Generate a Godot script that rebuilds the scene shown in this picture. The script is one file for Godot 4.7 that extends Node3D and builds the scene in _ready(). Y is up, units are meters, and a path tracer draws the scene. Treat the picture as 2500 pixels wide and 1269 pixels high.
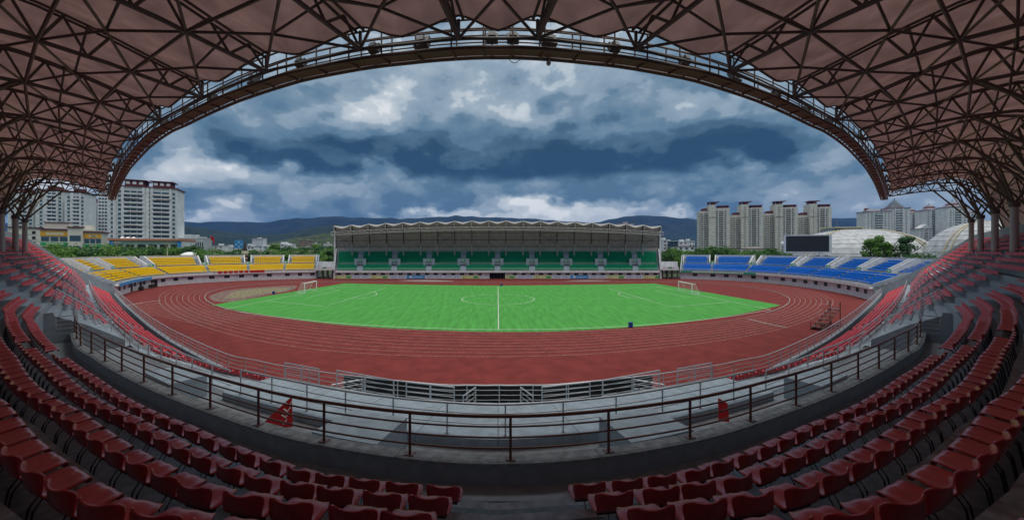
extends Node3D
# A stadium seen from the upper tier of its main grandstand. Pixels of the photograph (2500 x 1269) give directions;
# distances come from the ground plane, the tiers and usual sizes. Every stand and rail is built where it then lies.
const FOCAL := 900.0
const MID_X := 1216.0
const MID_Y := 610.0
const EYE := 10.7
var M := {}
var used := {}
var rng := RandomNumberGenerator.new()
var unit_cylinder: CylinderMesh
var unit_box: BoxMesh
var noise_maps := {}


# ---------------------------------------------------------------- mesh builder
class Shape:
	var v := PackedVector3Array()
	var n := PackedVector3Array()
	func tri(a: Vector3, b: Vector3, c: Vector3) -> void:
		var q := (c - a).cross(b - a).normalized()
		v.push_back(a); v.push_back(b); v.push_back(c)
		n.push_back(q); n.push_back(q); n.push_back(q)
	func tri_n(a: Vector3, b: Vector3, c: Vector3, na: Vector3, nb: Vector3, nc: Vector3) -> void:
		v.push_back(a); v.push_back(b); v.push_back(c)
		n.push_back(na); n.push_back(nb); n.push_back(nc)
	func quad(a: Vector3, b: Vector3, c: Vector3, d: Vector3) -> void:
		tri(a, b, c)
		tri(a, c, d)
	func box(center: Vector3, size: Vector3, basis := Basis()) -> void:
		var h := size * 0.5
		var p: Array[Vector3] = []
		for i in 8:
			p.append(center + basis * Vector3(h.x * (1 if i & 1 else -1), h.y * (1 if i & 2 else -1), h.z * (1 if i & 4 else -1)))
		quad(p[0], p[2], p[3], p[1]); quad(p[5], p[7], p[6], p[4])
		quad(p[4], p[6], p[2], p[0]); quad(p[1], p[3], p[7], p[5])
		quad(p[2], p[6], p[7], p[3]); quad(p[4], p[0], p[1], p[5])
	func tube(path: PackedVector3Array, r: float, sides := 8) -> void:
		var rings: Array = []
		for i in path.size():
			var t := (path[mini(i + 1, path.size() - 1)] - path[maxi(i - 1, 0)]).normalized()
			var up := Vector3.UP if absf(t.y) < 0.95 else Vector3.RIGHT
			var sx := t.cross(up).normalized()
			var sy := sx.cross(t).normalized()
			var ring: Array = []
			for k in sides:
				var a := TAU * k / sides
				ring.append(sx * cos(a) + sy * sin(a))
			rings.append(ring)
		for i in path.size() - 1:
			for k in sides:
				var k2 := (k + 1) % sides
				var a0: Vector3 = rings[i][k]
				var a1: Vector3 = rings[i][k2]
				var b0: Vector3 = rings[i + 1][k]
				var b1: Vector3 = rings[i + 1][k2]
				tri_n(path[i] + a0 * r, path[i] + a1 * r, path[i + 1] + b1 * r, a0, a1, b1)
				tri_n(path[i] + a0 * r, path[i + 1] + b1 * r, path[i + 1] + b0 * r, a0, b1, b0)
		var l := path.size() - 1
		for k in range(1, sides - 1):
			tri(path[0] + rings[0][0] * r, path[0] + rings[0][k] * r, path[0] + rings[0][k + 1] * r)
			tri(path[l] + rings[l][0] * r, path[l] + rings[l][k + 1] * r, path[l] + rings[l][k] * r)
	func grid(p: Array, smooth := true) -> void:      # p[i][j] of Vector3
		var rows := p.size()
		var cols: int = p[0].size()
		var nn: Array = []
		if smooth:
			for i in rows:
				var line := PackedVector3Array()
				for j in cols:
					var du: Vector3 = p[mini(i + 1, rows - 1)][j] - p[maxi(i - 1, 0)][j]
					var dv: Vector3 = p[i][mini(j + 1, cols - 1)] - p[i][maxi(j - 1, 0)]
					line.push_back(dv.cross(du).normalized())
				nn.append(line)
		for i in rows - 1:
			for j in cols - 1:
				if smooth:
					tri_n(p[i][j], p[i + 1][j], p[i + 1][j + 1], nn[i][j], nn[i + 1][j], nn[i + 1][j + 1])
					tri_n(p[i][j], p[i + 1][j + 1], p[i][j + 1], nn[i][j], nn[i + 1][j + 1], nn[i][j + 1])
				else:
					quad(p[i][j], p[i + 1][j], p[i + 1][j + 1], p[i][j + 1])
	func prism(poly: PackedVector2Array, to: Callable, d0: float, d1: float) -> void:   # to(x, y, d) -> Vector3
		var ids := Geometry2D.triangulate_polygon(poly)
		for k in range(0, ids.size(), 3):
			var a := poly[ids[k]]
			var b := poly[ids[k + 1]]
			var c := poly[ids[k + 2]]
			tri(to.call(a.x, a.y, d0), to.call(b.x, b.y, d0), to.call(c.x, c.y, d0))
			tri(to.call(a.x, a.y, d1), to.call(c.x, c.y, d1), to.call(b.x, b.y, d1))
		for k in poly.size():
			var a := poly[k]
			var b := poly[(k + 1) % poly.size()]
			quad(to.call(a.x, a.y, d0), to.call(a.x, a.y, d1), to.call(b.x, b.y, d1), to.call(b.x, b.y, d0))
	func mesh() -> ArrayMesh:
		var m := ArrayMesh.new()
		var arr := []
		arr.resize(Mesh.ARRAY_MAX)
		arr[Mesh.ARRAY_VERTEX] = v
		arr[Mesh.ARRAY_NORMAL] = n
		m.add_surface_from_arrays(Mesh.PRIMITIVE_TRIANGLES, arr)
		return m


# ---------------------------------------------------------------- naming and placing
func numbered(called: String) -> String:
	var k: int = used.get(called, 0)
	used[called] = k + 1
	return called if k == 0 else "%s_%03d" % [called, k]

func tag(o: Node, label: String, category: String, group := "") -> void:
	o.set_meta("label", label)
	o.set_meta("category", category)
	if group:
		o.set_meta("group", group)

func thing(called: String, label: String, category: String, at := Vector3.ZERO, group := "", turn := 0.0) -> Node3D:
	var o := Node3D.new()
	o.name = numbered(called)
	add_child(o)
	o.position = at
	o.rotation.y = turn
	tag(o, label, category, group)
	return o

func origin(node: Node) -> Vector3:
	var p := Vector3.ZERO
	while node != self and node is Node3D:
		p += node.position
		node = node.get_parent()
	return p

func put(s: Shape, called: String, m: Material, parent: Node = self) -> MeshInstance3D:    # shape in world coordinates
	var o := put_local(s, called, m, parent)
	if parent != self:
		o.position = -origin(parent)
	return o

func put_local(s: Shape, called: String, m: Material, parent: Node = self) -> MeshInstance3D:
	return put_mesh(s.mesh(), called, m, parent)

func put_mesh(mesh: Mesh, called: String, m: Material, parent: Node = self) -> MeshInstance3D:
	var o := MeshInstance3D.new()
	o.mesh = mesh
	o.material_override = m
	if parent == self:
		o.name = numbered(called)
		add_child(o)
	else:
		o.name = called
		parent.add_child(o, true)
	return o

func structure(s: Shape, called: String, m: Material) -> MeshInstance3D:
	var o := put(s, called, m)
	o.set_meta("kind", "structure")
	return o

func bar(parent: Node, called: String, a: Vector3, b: Vector3, r: float, m: Material, local := false) -> MeshInstance3D:
	var o := put_mesh(unit_cylinder, called, m, parent)
	var y := b - a
	var up := y.normalized()
	var x := up.cross(Vector3.FORWARD if absf(up.z) < 0.9 else Vector3.RIGHT).normalized()
	var z := x.cross(up)
	o.transform = Transform3D(Basis(x * r, y, z * r), (a + b) * 0.5)
	if not local and parent != self:
		o.position -= origin(parent)
	return o

func block(parent: Node, called: String, center: Vector3, size: Vector3, m: Material, turn := 0.0) -> MeshInstance3D:   # local coordinates
	var o := put_mesh(unit_box, called, m, parent)
	o.transform = Transform3D(Basis(Vector3.UP, turn) * Basis.from_scale(size), center)
	return o

func ground(px: float, py: float, y := 0.0) -> Vector3:
	var d := (EYE - y) * FOCAL / (py - MID_Y)
	return Vector3((px - MID_X) * d / FOCAL, y, -d)

func at_depth(px: float, py: float, d: float) -> Vector3:
	return Vector3((px - MID_X) * d / FOCAL, EYE + (MID_Y - py) * d / FOCAL, -d)

func spline(pts: Array, steps := 10) -> PackedVector3Array:       # Catmull-Rom through points
	var out := PackedVector3Array()
	for i in pts.size() - 1:
		var a: Vector3 = pts[maxi(i - 1, 0)]
		var b: Vector3 = pts[i]
		var c: Vector3 = pts[i + 1]
		var d: Vector3 = pts[mini(i + 2, pts.size() - 1)]
		for k in steps:
			out.push_back(b.cubic_interpolate(c, a, d, float(k) / steps))
	out.push_back(pts[pts.size() - 1])
	return out

func lookup(xs: Array, ys: Array, x: float) -> float:
	if x <= xs[0]:
		return ys[0]
	for i in xs.size() - 1:
		if x <= xs[i + 1]:
			return lerpf(ys[i], ys[i + 1], (x - xs[i]) / (xs[i + 1] - xs[i]))
	return ys[ys.size() - 1]

func ribbon(path: PackedVector3Array, width: float) -> Shape:
	var s := Shape.new()
	var h := width * 0.5
	for i in path.size() - 1:
		var t0 := path[mini(i + 1, path.size() - 1)] - path[maxi(i - 1, 0)]
		var t1 := path[mini(i + 2, path.size() - 1)] - path[i]
		var n0 := Vector3(-t0.z, 0, t0.x).normalized() * h
		var n1 := Vector3(-t1.z, 0, t1.x).normalized() * h
		s.quad(path[i] - n0, path[i] + n0, path[i + 1] + n1, path[i + 1] - n1)
	return s


# ---------------------------------------------------------------- materials
func noise_map(kind: String) -> NoiseTexture2D:
	if noise_maps.has(kind):
		return noise_maps[kind]
	var f := FastNoiseLite.new()
	f.noise_type = FastNoiseLite.TYPE_SIMPLEX_SMOOTH
	f.fractal_type = FastNoiseLite.FRACTAL_FBM
	f.fractal_octaves = 5
	var low := 0.75
	match kind:
		"grain":
			f.seed = 11; f.frequency = 0.06; low = 0.72
		"blotch":
			f.seed = 23; f.frequency = 0.012; low = 0.68
		"dirt":
			f.seed = 37; f.frequency = 0.02; low = 0.42
		"turf":
			f.seed = 53; f.frequency = 0.014; f.fractal_octaves = 6; low = 0.82
		"soft":
			f.seed = 41; f.frequency = 0.01; f.fractal_octaves = 3; low = 0.86
	var g := Gradient.new()
	g.offsets = PackedFloat32Array([0.0, 0.5, 1.0])
	g.colors = PackedColorArray([Color(low, low, low), Color((1 + low) / 2, (1 + low) / 2, (1 + low) / 2), Color.WHITE])
	var t := NoiseTexture2D.new()
	t.width = 512
	t.height = 512
	t.seamless = true
	t.noise = f
	t.color_ramp = g
	noise_maps[kind] = t
	return t

func mat(r: float, g: float, b: float, rough := 0.7, kind := "", scale := 0.3, metal := 0.0) -> StandardMaterial3D:   # linear base colour
	var m := StandardMaterial3D.new()
	m.albedo_color = Color(r, g, b).linear_to_srgb()
	m.roughness = rough
	m.metallic = metal
	if kind:
		m.albedo_texture = noise_map(kind)
		m.uv1_triplanar = true
		m.uv1_world_triplanar = true
		m.uv1_scale = Vector3(scale, scale, scale)
	return m

func make_materials() -> void:
	unit_cylinder = CylinderMesh.new()
	unit_cylinder.top_radius = 1.0
	unit_cylinder.bottom_radius = 1.0
	unit_cylinder.height = 1.0
	unit_cylinder.radial_segments = 10
	unit_cylinder.rings = 0
	unit_box = BoxMesh.new()
	M.ground = mat(0.07, 0.10, 0.045, 0.95, "blotch", 0.02)
	M.track = mat(0.208, 0.039, 0.034, 0.85, "turf", 0.06)
	M.track.metallic_specular = 0.25
	M.track.detail_enabled = false
	M.turf = mat(0.090, 0.355, 0.074, 0.9, "turf", 0.05)
	M.turf.metallic_specular = 0.2
	M.turf.uv1_scale = Vector3(0.16, 0.05, 0.02)
	M.sand = mat(0.42, 0.36, 0.20, 0.95, "dirt", 0.12)
	M.bare = mat(0.36, 0.22, 0.18, 0.95, "dirt", 0.1)
	M.line = mat(0.80, 0.80, 0.76, 0.8, "grain", 0.6)
	M.lane = mat(0.54, 0.39, 0.34, 0.8, "dirt", 0.25)
	M.kerb = mat(0.62, 0.56, 0.50, 0.8, "dirt", 0.4)
	M.seat_red = mat(0.68, 0.036, 0.044, 0.36)
	M.reds = []
	for q in [[0.70, 0.034, 0.042], [0.66, 0.030, 0.038], [0.72, 0.046, 0.052], [0.64, 0.038, 0.046]]:
		var red := mat(q[0], q[1], q[2], 0.36, "soft", 1.7)
		red.roughness = 0.30
		red.metallic_specular = 0.7
		M.reds.append(red)
	M.seat_yellow = mat(0.84, 0.54, 0.004, 0.6)
	M.seat_blue = mat(0.012, 0.20, 0.70, 0.6)
	M.seat_green = mat(0.003, 0.32, 0.15, 0.6)
	for k in ["seat_yellow", "seat_blue", "seat_green"]:
		M[k].metallic_specular = 0.2
	M.bracket = mat(0.02, 0.02, 0.022, 0.5)
	M.tread_coat = mat(0.15, 0.138, 0.130, 0.35, "dirt", 0.5)
	M.nosing = mat(0.50, 0.55, 0.59, 0.75, "blotch", 0.8)
	M.coping = mat(0.38, 0.39, 0.39, 0.75, "blotch", 0.5)
	M.concrete = mat(0.34, 0.38, 0.42, 0.8, "soft", 0.35)
	M.concrete_pale = mat(0.44, 0.53, 0.60, 0.75, "soft", 0.3)
	M.white = mat(0.78, 0.78, 0.80, 0.7, "soft", 0.12)
	M.steel = mat(0.58, 0.60, 0.62, 0.30, "", 1.0, 0.45)
	M.rail_brown = mat(0.17, 0.070, 0.050, 0.32, "", 1.0, 0.25)
	M.truss = mat(0.105, 0.088, 0.078, 0.5)
	M.truss_pale = mat(0.42, 0.42, 0.42, 0.5)
	M.catwalk = mat(0.12, 0.075, 0.055, 0.55)
	M.lamp = mat(0.07, 0.065, 0.065, 0.5)
	M.lens = mat(0.32, 0.36, 0.38, 0.12)
	M.membrane = mat(0.50, 0.41, 0.39, 0.75, "blotch", 0.10)
	M.membrane.backlight_enabled = true
	M.membrane.backlight = Color(0.46, 0.325, 0.31).linear_to_srgb()
	M.membrane_top = mat(0.40, 0.39, 0.38, 0.7, "soft", 0.08)
	M.membrane_top.backlight_enabled = true
	M.membrane_top.backlight = Color(0.24, 0.22, 0.195).linear_to_srgb()
	M.cladding = mat(0.74, 0.69, 0.61, 0.7, "soft", 0.1)
	M.black = mat(0.012, 0.012, 0.014, 0.7)
	M.screen = mat(0.022, 0.024, 0.032, 0.35)
	M.window = mat(0.030, 0.034, 0.042, 0.5)
	M.window.metallic_specular = 0.25
	M.glass_blue = mat(0.035, 0.085, 0.12, 0.4)
	M.frame = mat(0.25, 0.25, 0.26, 0.6)
	M.red_sign = mat(0.50, 0.012, 0.016, 0.6)
	M.white_paint = mat(0.82, 0.82, 0.82, 0.7)
	M.green_sign = mat(0.02, 0.34, 0.12, 0.6)
	M.green_banner = mat(0.015, 0.28, 0.19, 0.6)
	M.blue_banner = mat(0.05, 0.30, 0.62, 0.6)
	M.yellow_board = mat(0.66, 0.66, 0.30, 0.6)
	M.white_board = mat(0.62, 0.66, 0.72, 0.6)
	M.gold_sign = mat(0.72, 0.36, 0.02, 0.6)
	M.blue_bin = mat(0.01, 0.05, 0.26, 0.5)
	M.cream_wall = mat(0.74, 0.71, 0.62, 0.8, "soft", 0.03)
	M.pale_wall = mat(0.76, 0.79, 0.79, 0.8, "soft", 0.03)
	M.grey_wall = mat(0.52, 0.55, 0.57, 0.8, "soft", 0.03)
	M.tower_white = mat(0.82, 0.83, 0.84, 0.8, "soft", 0.03)
	M.red_roof = mat(0.13, 0.030, 0.028, 0.8)
	M.orange_trim = mat(0.55, 0.20, 0.10, 0.8)
	M.mauve = mat(0.22, 0.10, 0.11, 0.8)
	M.dome = mat(0.64, 0.66, 0.68, 0.55, "blotch", 0.06)
	M.dome_rib = mat(0.50, 0.43, 0.30, 0.7)
	M.trunk = mat(0.10, 0.07, 0.05, 0.95)
	M.leaf_a = leaf(0.045, 0.120, 0.016)
	M.leaf_b = leaf(0.085, 0.180, 0.022)
	M.leaf_c = leaf(0.030, 0.090, 0.022)
	M.lamp_cream = mat(0.70, 0.62, 0.42, 0.6)
	M.forest = mat(0.008, 0.046, 0.026, 0.95, "dirt", 0.004)
	M.grass_slope = mat(0.075, 0.115, 0.035, 0.95, "dirt", 0.006)
	M.gravel = mat(0.16, 0.17, 0.17, 0.9, "dirt", 0.05)

func leaf(r: float, g: float, b: float) -> StandardMaterial3D:
	var m := mat(r, g, b, 0.75)
	m.backlight_enabled = true
	m.backlight = Color(r * 0.5, g * 0.6, b * 0.4).linear_to_srgb()
	m.cull_mode = BaseMaterial3D.CULL_DISABLED
	return m


# ---------------------------------------------------------------- camera, sky, sun
func make_camera_and_light() -> void:
	var c := Camera3D.new()
	c.name = "camera"
	c.projection = Camera3D.PROJECTION_FRUSTUM
	c.near = 0.1
	c.far = 12000.0
	c.size = 0.1 * 1269.0 / FOCAL
	c.frustum_offset = Vector2(0.1 * (1250.0 - MID_X) / FOCAL, 0.1 * (MID_Y - 634.5) / FOCAL)
	add_child(c)
	c.position = Vector3(0, EYE, 0)
	c.current = true
	var e := Environment.new()
	e.background_mode = Environment.BG_SKY
	e.tonemap_mode = Environment.TONE_MAPPER_LINEAR
	e.tonemap_exposure = 1.95
	e.sdfgi_enabled = true
	e.ssao_enabled = true
	e.ssil_enabled = true
	e.fog_enabled = true
	e.fog_density = 0.00006
	e.fog_light_color = Color(0.06, 0.40, 0.82)
	var sky := Sky.new()
	var sm := PanoramaSkyMaterial.new()
	sm.panorama = ImageTexture.create_from_image(sky_image())
	sm.energy_multiplier = 0.60
	sky.sky_material = sm
	e.sky = sky
	var w := WorldEnvironment.new()
	w.name = "world_environment"
	w.environment = e
	add_child(w)
	var sun := DirectionalLight3D.new()
	sun.name = "sun"
	sun.light_energy = 0.5
	sun.light_angular_distance = 80.0
	sun.light_color = Color(1.0, 0.97, 0.92)
	sun.shadow_enabled = true
	add_child(sun)
	sun.look_at_from_position(Vector3(12, 88, 8), Vector3.ZERO)

# brightness of the cloud cover, read off every hundred pixels of the photograph's sky (rows are heights, columns directions);
# beyond the frame the cover goes on in the same tones
const SKY_ROWS := [118.0, 156.0, 194.0, 232.0, 270.0, 308.0, 346.0, 384.0, 422.0, 462.0, 500.0, 530.0, 575.0]
const SKY_X0 := 350.0
const SKY_DX := 100.0
const SKY_TONE := [
	[0.60, 0.60, 0.60, 0.60, 0.60, 0.62, 0.64, 0.68, 0.70, 0.70, 0.74, 0.70, 0.62, 0.58, 0.58, 0.58, 0.58, 0.58, 0.58],
	[0.60, 0.60, 0.60, 0.60, 0.60, 0.60, 0.64, 0.68, 0.72, 0.72, 0.86, 0.74, 0.60, 0.56, 0.56, 0.56, 0.56, 0.56, 0.56],
	[0.60, 0.60, 0.60, 0.58, 0.58, 0.58, 0.82, 0.70, 0.80, 0.70, 0.90, 0.72, 0.56, 0.52, 0.54, 0.54, 0.54, 0.56, 0.56],
	[0.60, 0.56, 0.52, 0.50, 0.52, 0.62, 0.96, 0.64, 0.80, 0.76, 0.54, 0.56, 0.54, 0.58, 0.80, 0.52, 0.50, 0.52, 0.54],
	[0.60, 0.52, 0.44, 0.44, 0.70, 0.88, 0.90, 0.64, 0.72, 0.88, 0.66, 0.48, 0.50, 0.58, 0.66, 0.48, 0.46, 0.52, 0.54],
	[0.60, 0.70, 0.34, 0.38, 0.44, 0.56, 0.58, 0.58, 0.48, 0.54, 0.32, 0.50, 0.48, 0.36, 0.28, 0.30, 0.42, 0.52, 0.56],
	[0.45, 0.74, 0.26, 0.36, 0.30, 0.24, 0.26, 0.34, 0.42, 0.38, 0.22, 0.36, 0.38, 0.20, 0.14, 0.20, 0.44, 0.62, 0.60],
	[0.60, 0.95, 0.36, 0.20, 0.12, 0.20, 0.24, 0.16, 0.20, 0.20, 0.12, 0.14, 0.14, 0.06, 0.28, 0.18, 0.52, 0.62, 0.60],
	[0.85, 0.92, 0.96, 0.72, 0.06, 0.14, 0.58, 0.08, 0.04, 0.04, 0.02, 0.0, -0.04, 0.10, 0.48, 0.54, 0.66, 0.66, 0.62],
	[0.75, 0.28, 0.62, 0.50, 0.62, 0.66, 0.44, 0.12, 0.42, 0.24, 0.32, 0.0, 0.10, 0.52, 0.42, 0.56, 0.70, 0.62, 0.60],
	[0.50, 0.36, 0.98, 0.44, 0.50, 0.50, 0.18, 0.22, 0.66, 0.94, 1.02, 0.70, 0.88, 0.34, 0.44, 0.54, 0.64, 0.58, 0.66],
	[0.80, 0.92, 0.66, 0.56, 0.54, 0.50, 0.74, 0.92, 0.90, 0.94, 0.94, 0.84, 0.70, 0.84, 0.50, 0.56, 0.62, 0.60, 0.74],
	[0.62, 0.62, 0.60, 0.58, 0.56, 0.56, 0.66, 0.70, 0.70, 0.70, 0.70, 0.66, 0.62, 0.62, 0.56, 0.56, 0.60, 0.60, 0.62],
]

func sky_tone(px: float, py: float) -> float:
	var fx := clampf((px - SKY_X0) / SKY_DX, 0.0, 17.999)
	var i := int(fx)
	fx -= i
	var j := 0
	while j < SKY_ROWS.size() - 2 and py > SKY_ROWS[j + 1]:
		j += 1
	var fy := clampf((py - SKY_ROWS[j]) / (SKY_ROWS[j + 1] - SKY_ROWS[j]), 0.0, 1.0)
	fx = fx * fx * (3.0 - 2.0 * fx)
	fy = fy * fy * (3.0 - 2.0 * fy)
	return lerpf(lerpf(SKY_TONE[j][i], SKY_TONE[j][i + 1], fx), lerpf(SKY_TONE[j + 1][i], SKY_TONE[j + 1][i + 1], fx), fy)

func sky_noise(seed_value: int, frequency: float, octaves: int, gain: float) -> FastNoiseLite:
	var f := FastNoiseLite.new()
	f.noise_type = FastNoiseLite.TYPE_SIMPLEX_SMOOTH
	f.seed = seed_value
	f.frequency = frequency
	f.fractal_type = FastNoiseLite.FRACTAL_FBM
	f.fractal_octaves = octaves
	f.fractal_gain = gain
	return f

func sky_image() -> Image:
	var w := 4096
	var h := 2048
	var img := Image.create(w, h, false, Image.FORMAT_RGBF)
	var big := sky_noise(5, 1.0, 5, 0.5)
	var warp := sky_noise(9, 4.2, 6, 0.52)
	var fine := sky_noise(17, 6.5, 6, 0.56)
	var lobe := sky_noise(31, 7.0, 5, 0.50)
	lobe.fractal_type = FastNoiseLite.FRACTAL_RIDGED
	var tones := [Vector3(0.009, 0.040, 0.086), Vector3(0.096, 0.178, 0.262), Vector3(0.285, 0.368, 0.440), Vector3(0.66, 0.69, 0.71)]
	var below := int((0.5 + 0.12 / PI) * h)
	img.fill_rect(Rect2i(0, below, w, h - below), Color(0.10, 0.12, 0.11))
	# the cover all round, in coarse steps where it stays out of view
	for y in range(0, below, 4):
		var el := (0.5 - (y + 2.0) / h) * PI
		for x in range(0, w, 4):
			var az := (x + 2.0) / w * TAU
			var p := Vector3(sin(az) * cos(el), sin(el) * 1.7, -cos(az) * cos(el))
			var c := tone_of(0.56 + big.get_noise_3dv(p * 1.6) * 0.75, tones)
			img.fill_rect(Rect2i(x, y, 4, 4), Color(c.x, c.y, c.z))
	var top := int((0.5 - 0.80 / PI) * h)
	var half := int(1.05 / TAU * w)
	for y in range(top, below):
		var el := (0.5 - (y + 0.5) / h) * PI
		var ce := cos(el)
		var se := sin(el)
		var near := 1.0 - smoothstep(0.60, 0.80, el)
		for xx in range(-half, half):
			var az := (xx + 0.5) / w * TAU
			var d := Vector3(sin(az) * ce, se, -cos(az) * ce)
			var inside := (1.0 - smoothstep(0.92, 1.05, absf(az))) * near
			var p := Vector3(d.x, d.y * 1.7, d.z)
			var a := warp.get_noise_3dv(p * 1.15)
			var b := warp.get_noise_3dv(p * 1.15 + Vector3(7, 3, 1))
			var f := fine.get_noise_3dv(p * 1.2)
			var l := lobe.get_noise_3dv(p * 0.9)          # rounded heads, sharp creases between them
			var px := MID_X + d.x / -d.z * FOCAL + a * 80.0
			var py := MID_Y - d.y / -d.z * FOCAL + b * 42.0 - l * 14.0 + f * 12.0
			var t := 0.5 + (sky_tone(px, py) - 0.5) * 1.15 + f * 0.26 + a * 0.10
			t -= l * 0.13 * smoothstep(0.3, 0.85, t) + 0.10 * exp(-pow((py - 375.0) / 55.0, 2.0))
			# banks overlap one another with firm edges
			var st := t * 4.5 + a * 0.6
			var whole := floorf(st)
			t = lerpf(t, (whole + smoothstep(0.34, 0.66, st - whole) - a * 0.6) / 4.5, 0.50) + f * 0.10
			# towards the horizon the cover is never as dark as the bank above
			var low := (0.46 + f * 0.30 + a * 0.22 - l * 0.08) * (1.0 - smoothstep(0.172, 0.205, el + b * 0.022))
			t = maxf(t, low)
			if inside < 1.0:
				t = lerpf(0.56 + big.get_noise_3dv(p * 1.6) * 0.75, t, inside)
			var c := tone_of(t, tones)
			img.set_pixel(posmod(xx, w), y, Color(c.x, c.y, c.z))
	return img

func tone_of(t: float, tones: Array) -> Vector3:
	if t < 0.22:
		t = 0.22 * exp((t - 0.22) / 0.22)
	t = minf(t, 1.1)
	if t < 0.4:
		return (tones[0] as Vector3).lerp(tones[1], t / 0.4)
	if t < 0.75:
		return (tones[1] as Vector3).lerp(tones[2], (t - 0.4) / 0.35)
	return (tones[2] as Vector3).lerp(tones[3], (t - 0.75) / 0.35)


# ---------------------------------------------------------------- ground, track, pitch
func px_path(list: Array, y: float, steps := 8) -> PackedVector3Array:
	var pts: Array = []
	for p in list:
		pts.append(ground(p[0], p[1], 0.0) * Vector3(1, 0, 1) + Vector3(0, y, 0))
	return spline(pts, steps)

func sheet(path: PackedVector3Array) -> Shape:
	var s := Shape.new()
	var poly := PackedVector2Array()
	for p in path:
		poly.push_back(Vector2(p.x, p.z))
	var ids := Geometry2D.triangulate_polygon(poly)
	for k in range(0, ids.size(), 3):
		var a := path[ids[k]]
		var b := path[ids[k + 1]]
		var c := path[ids[k + 2]]
		s.tri_n(a, b, c, Vector3.UP, Vector3.UP, Vector3.UP)
	return s

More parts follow.
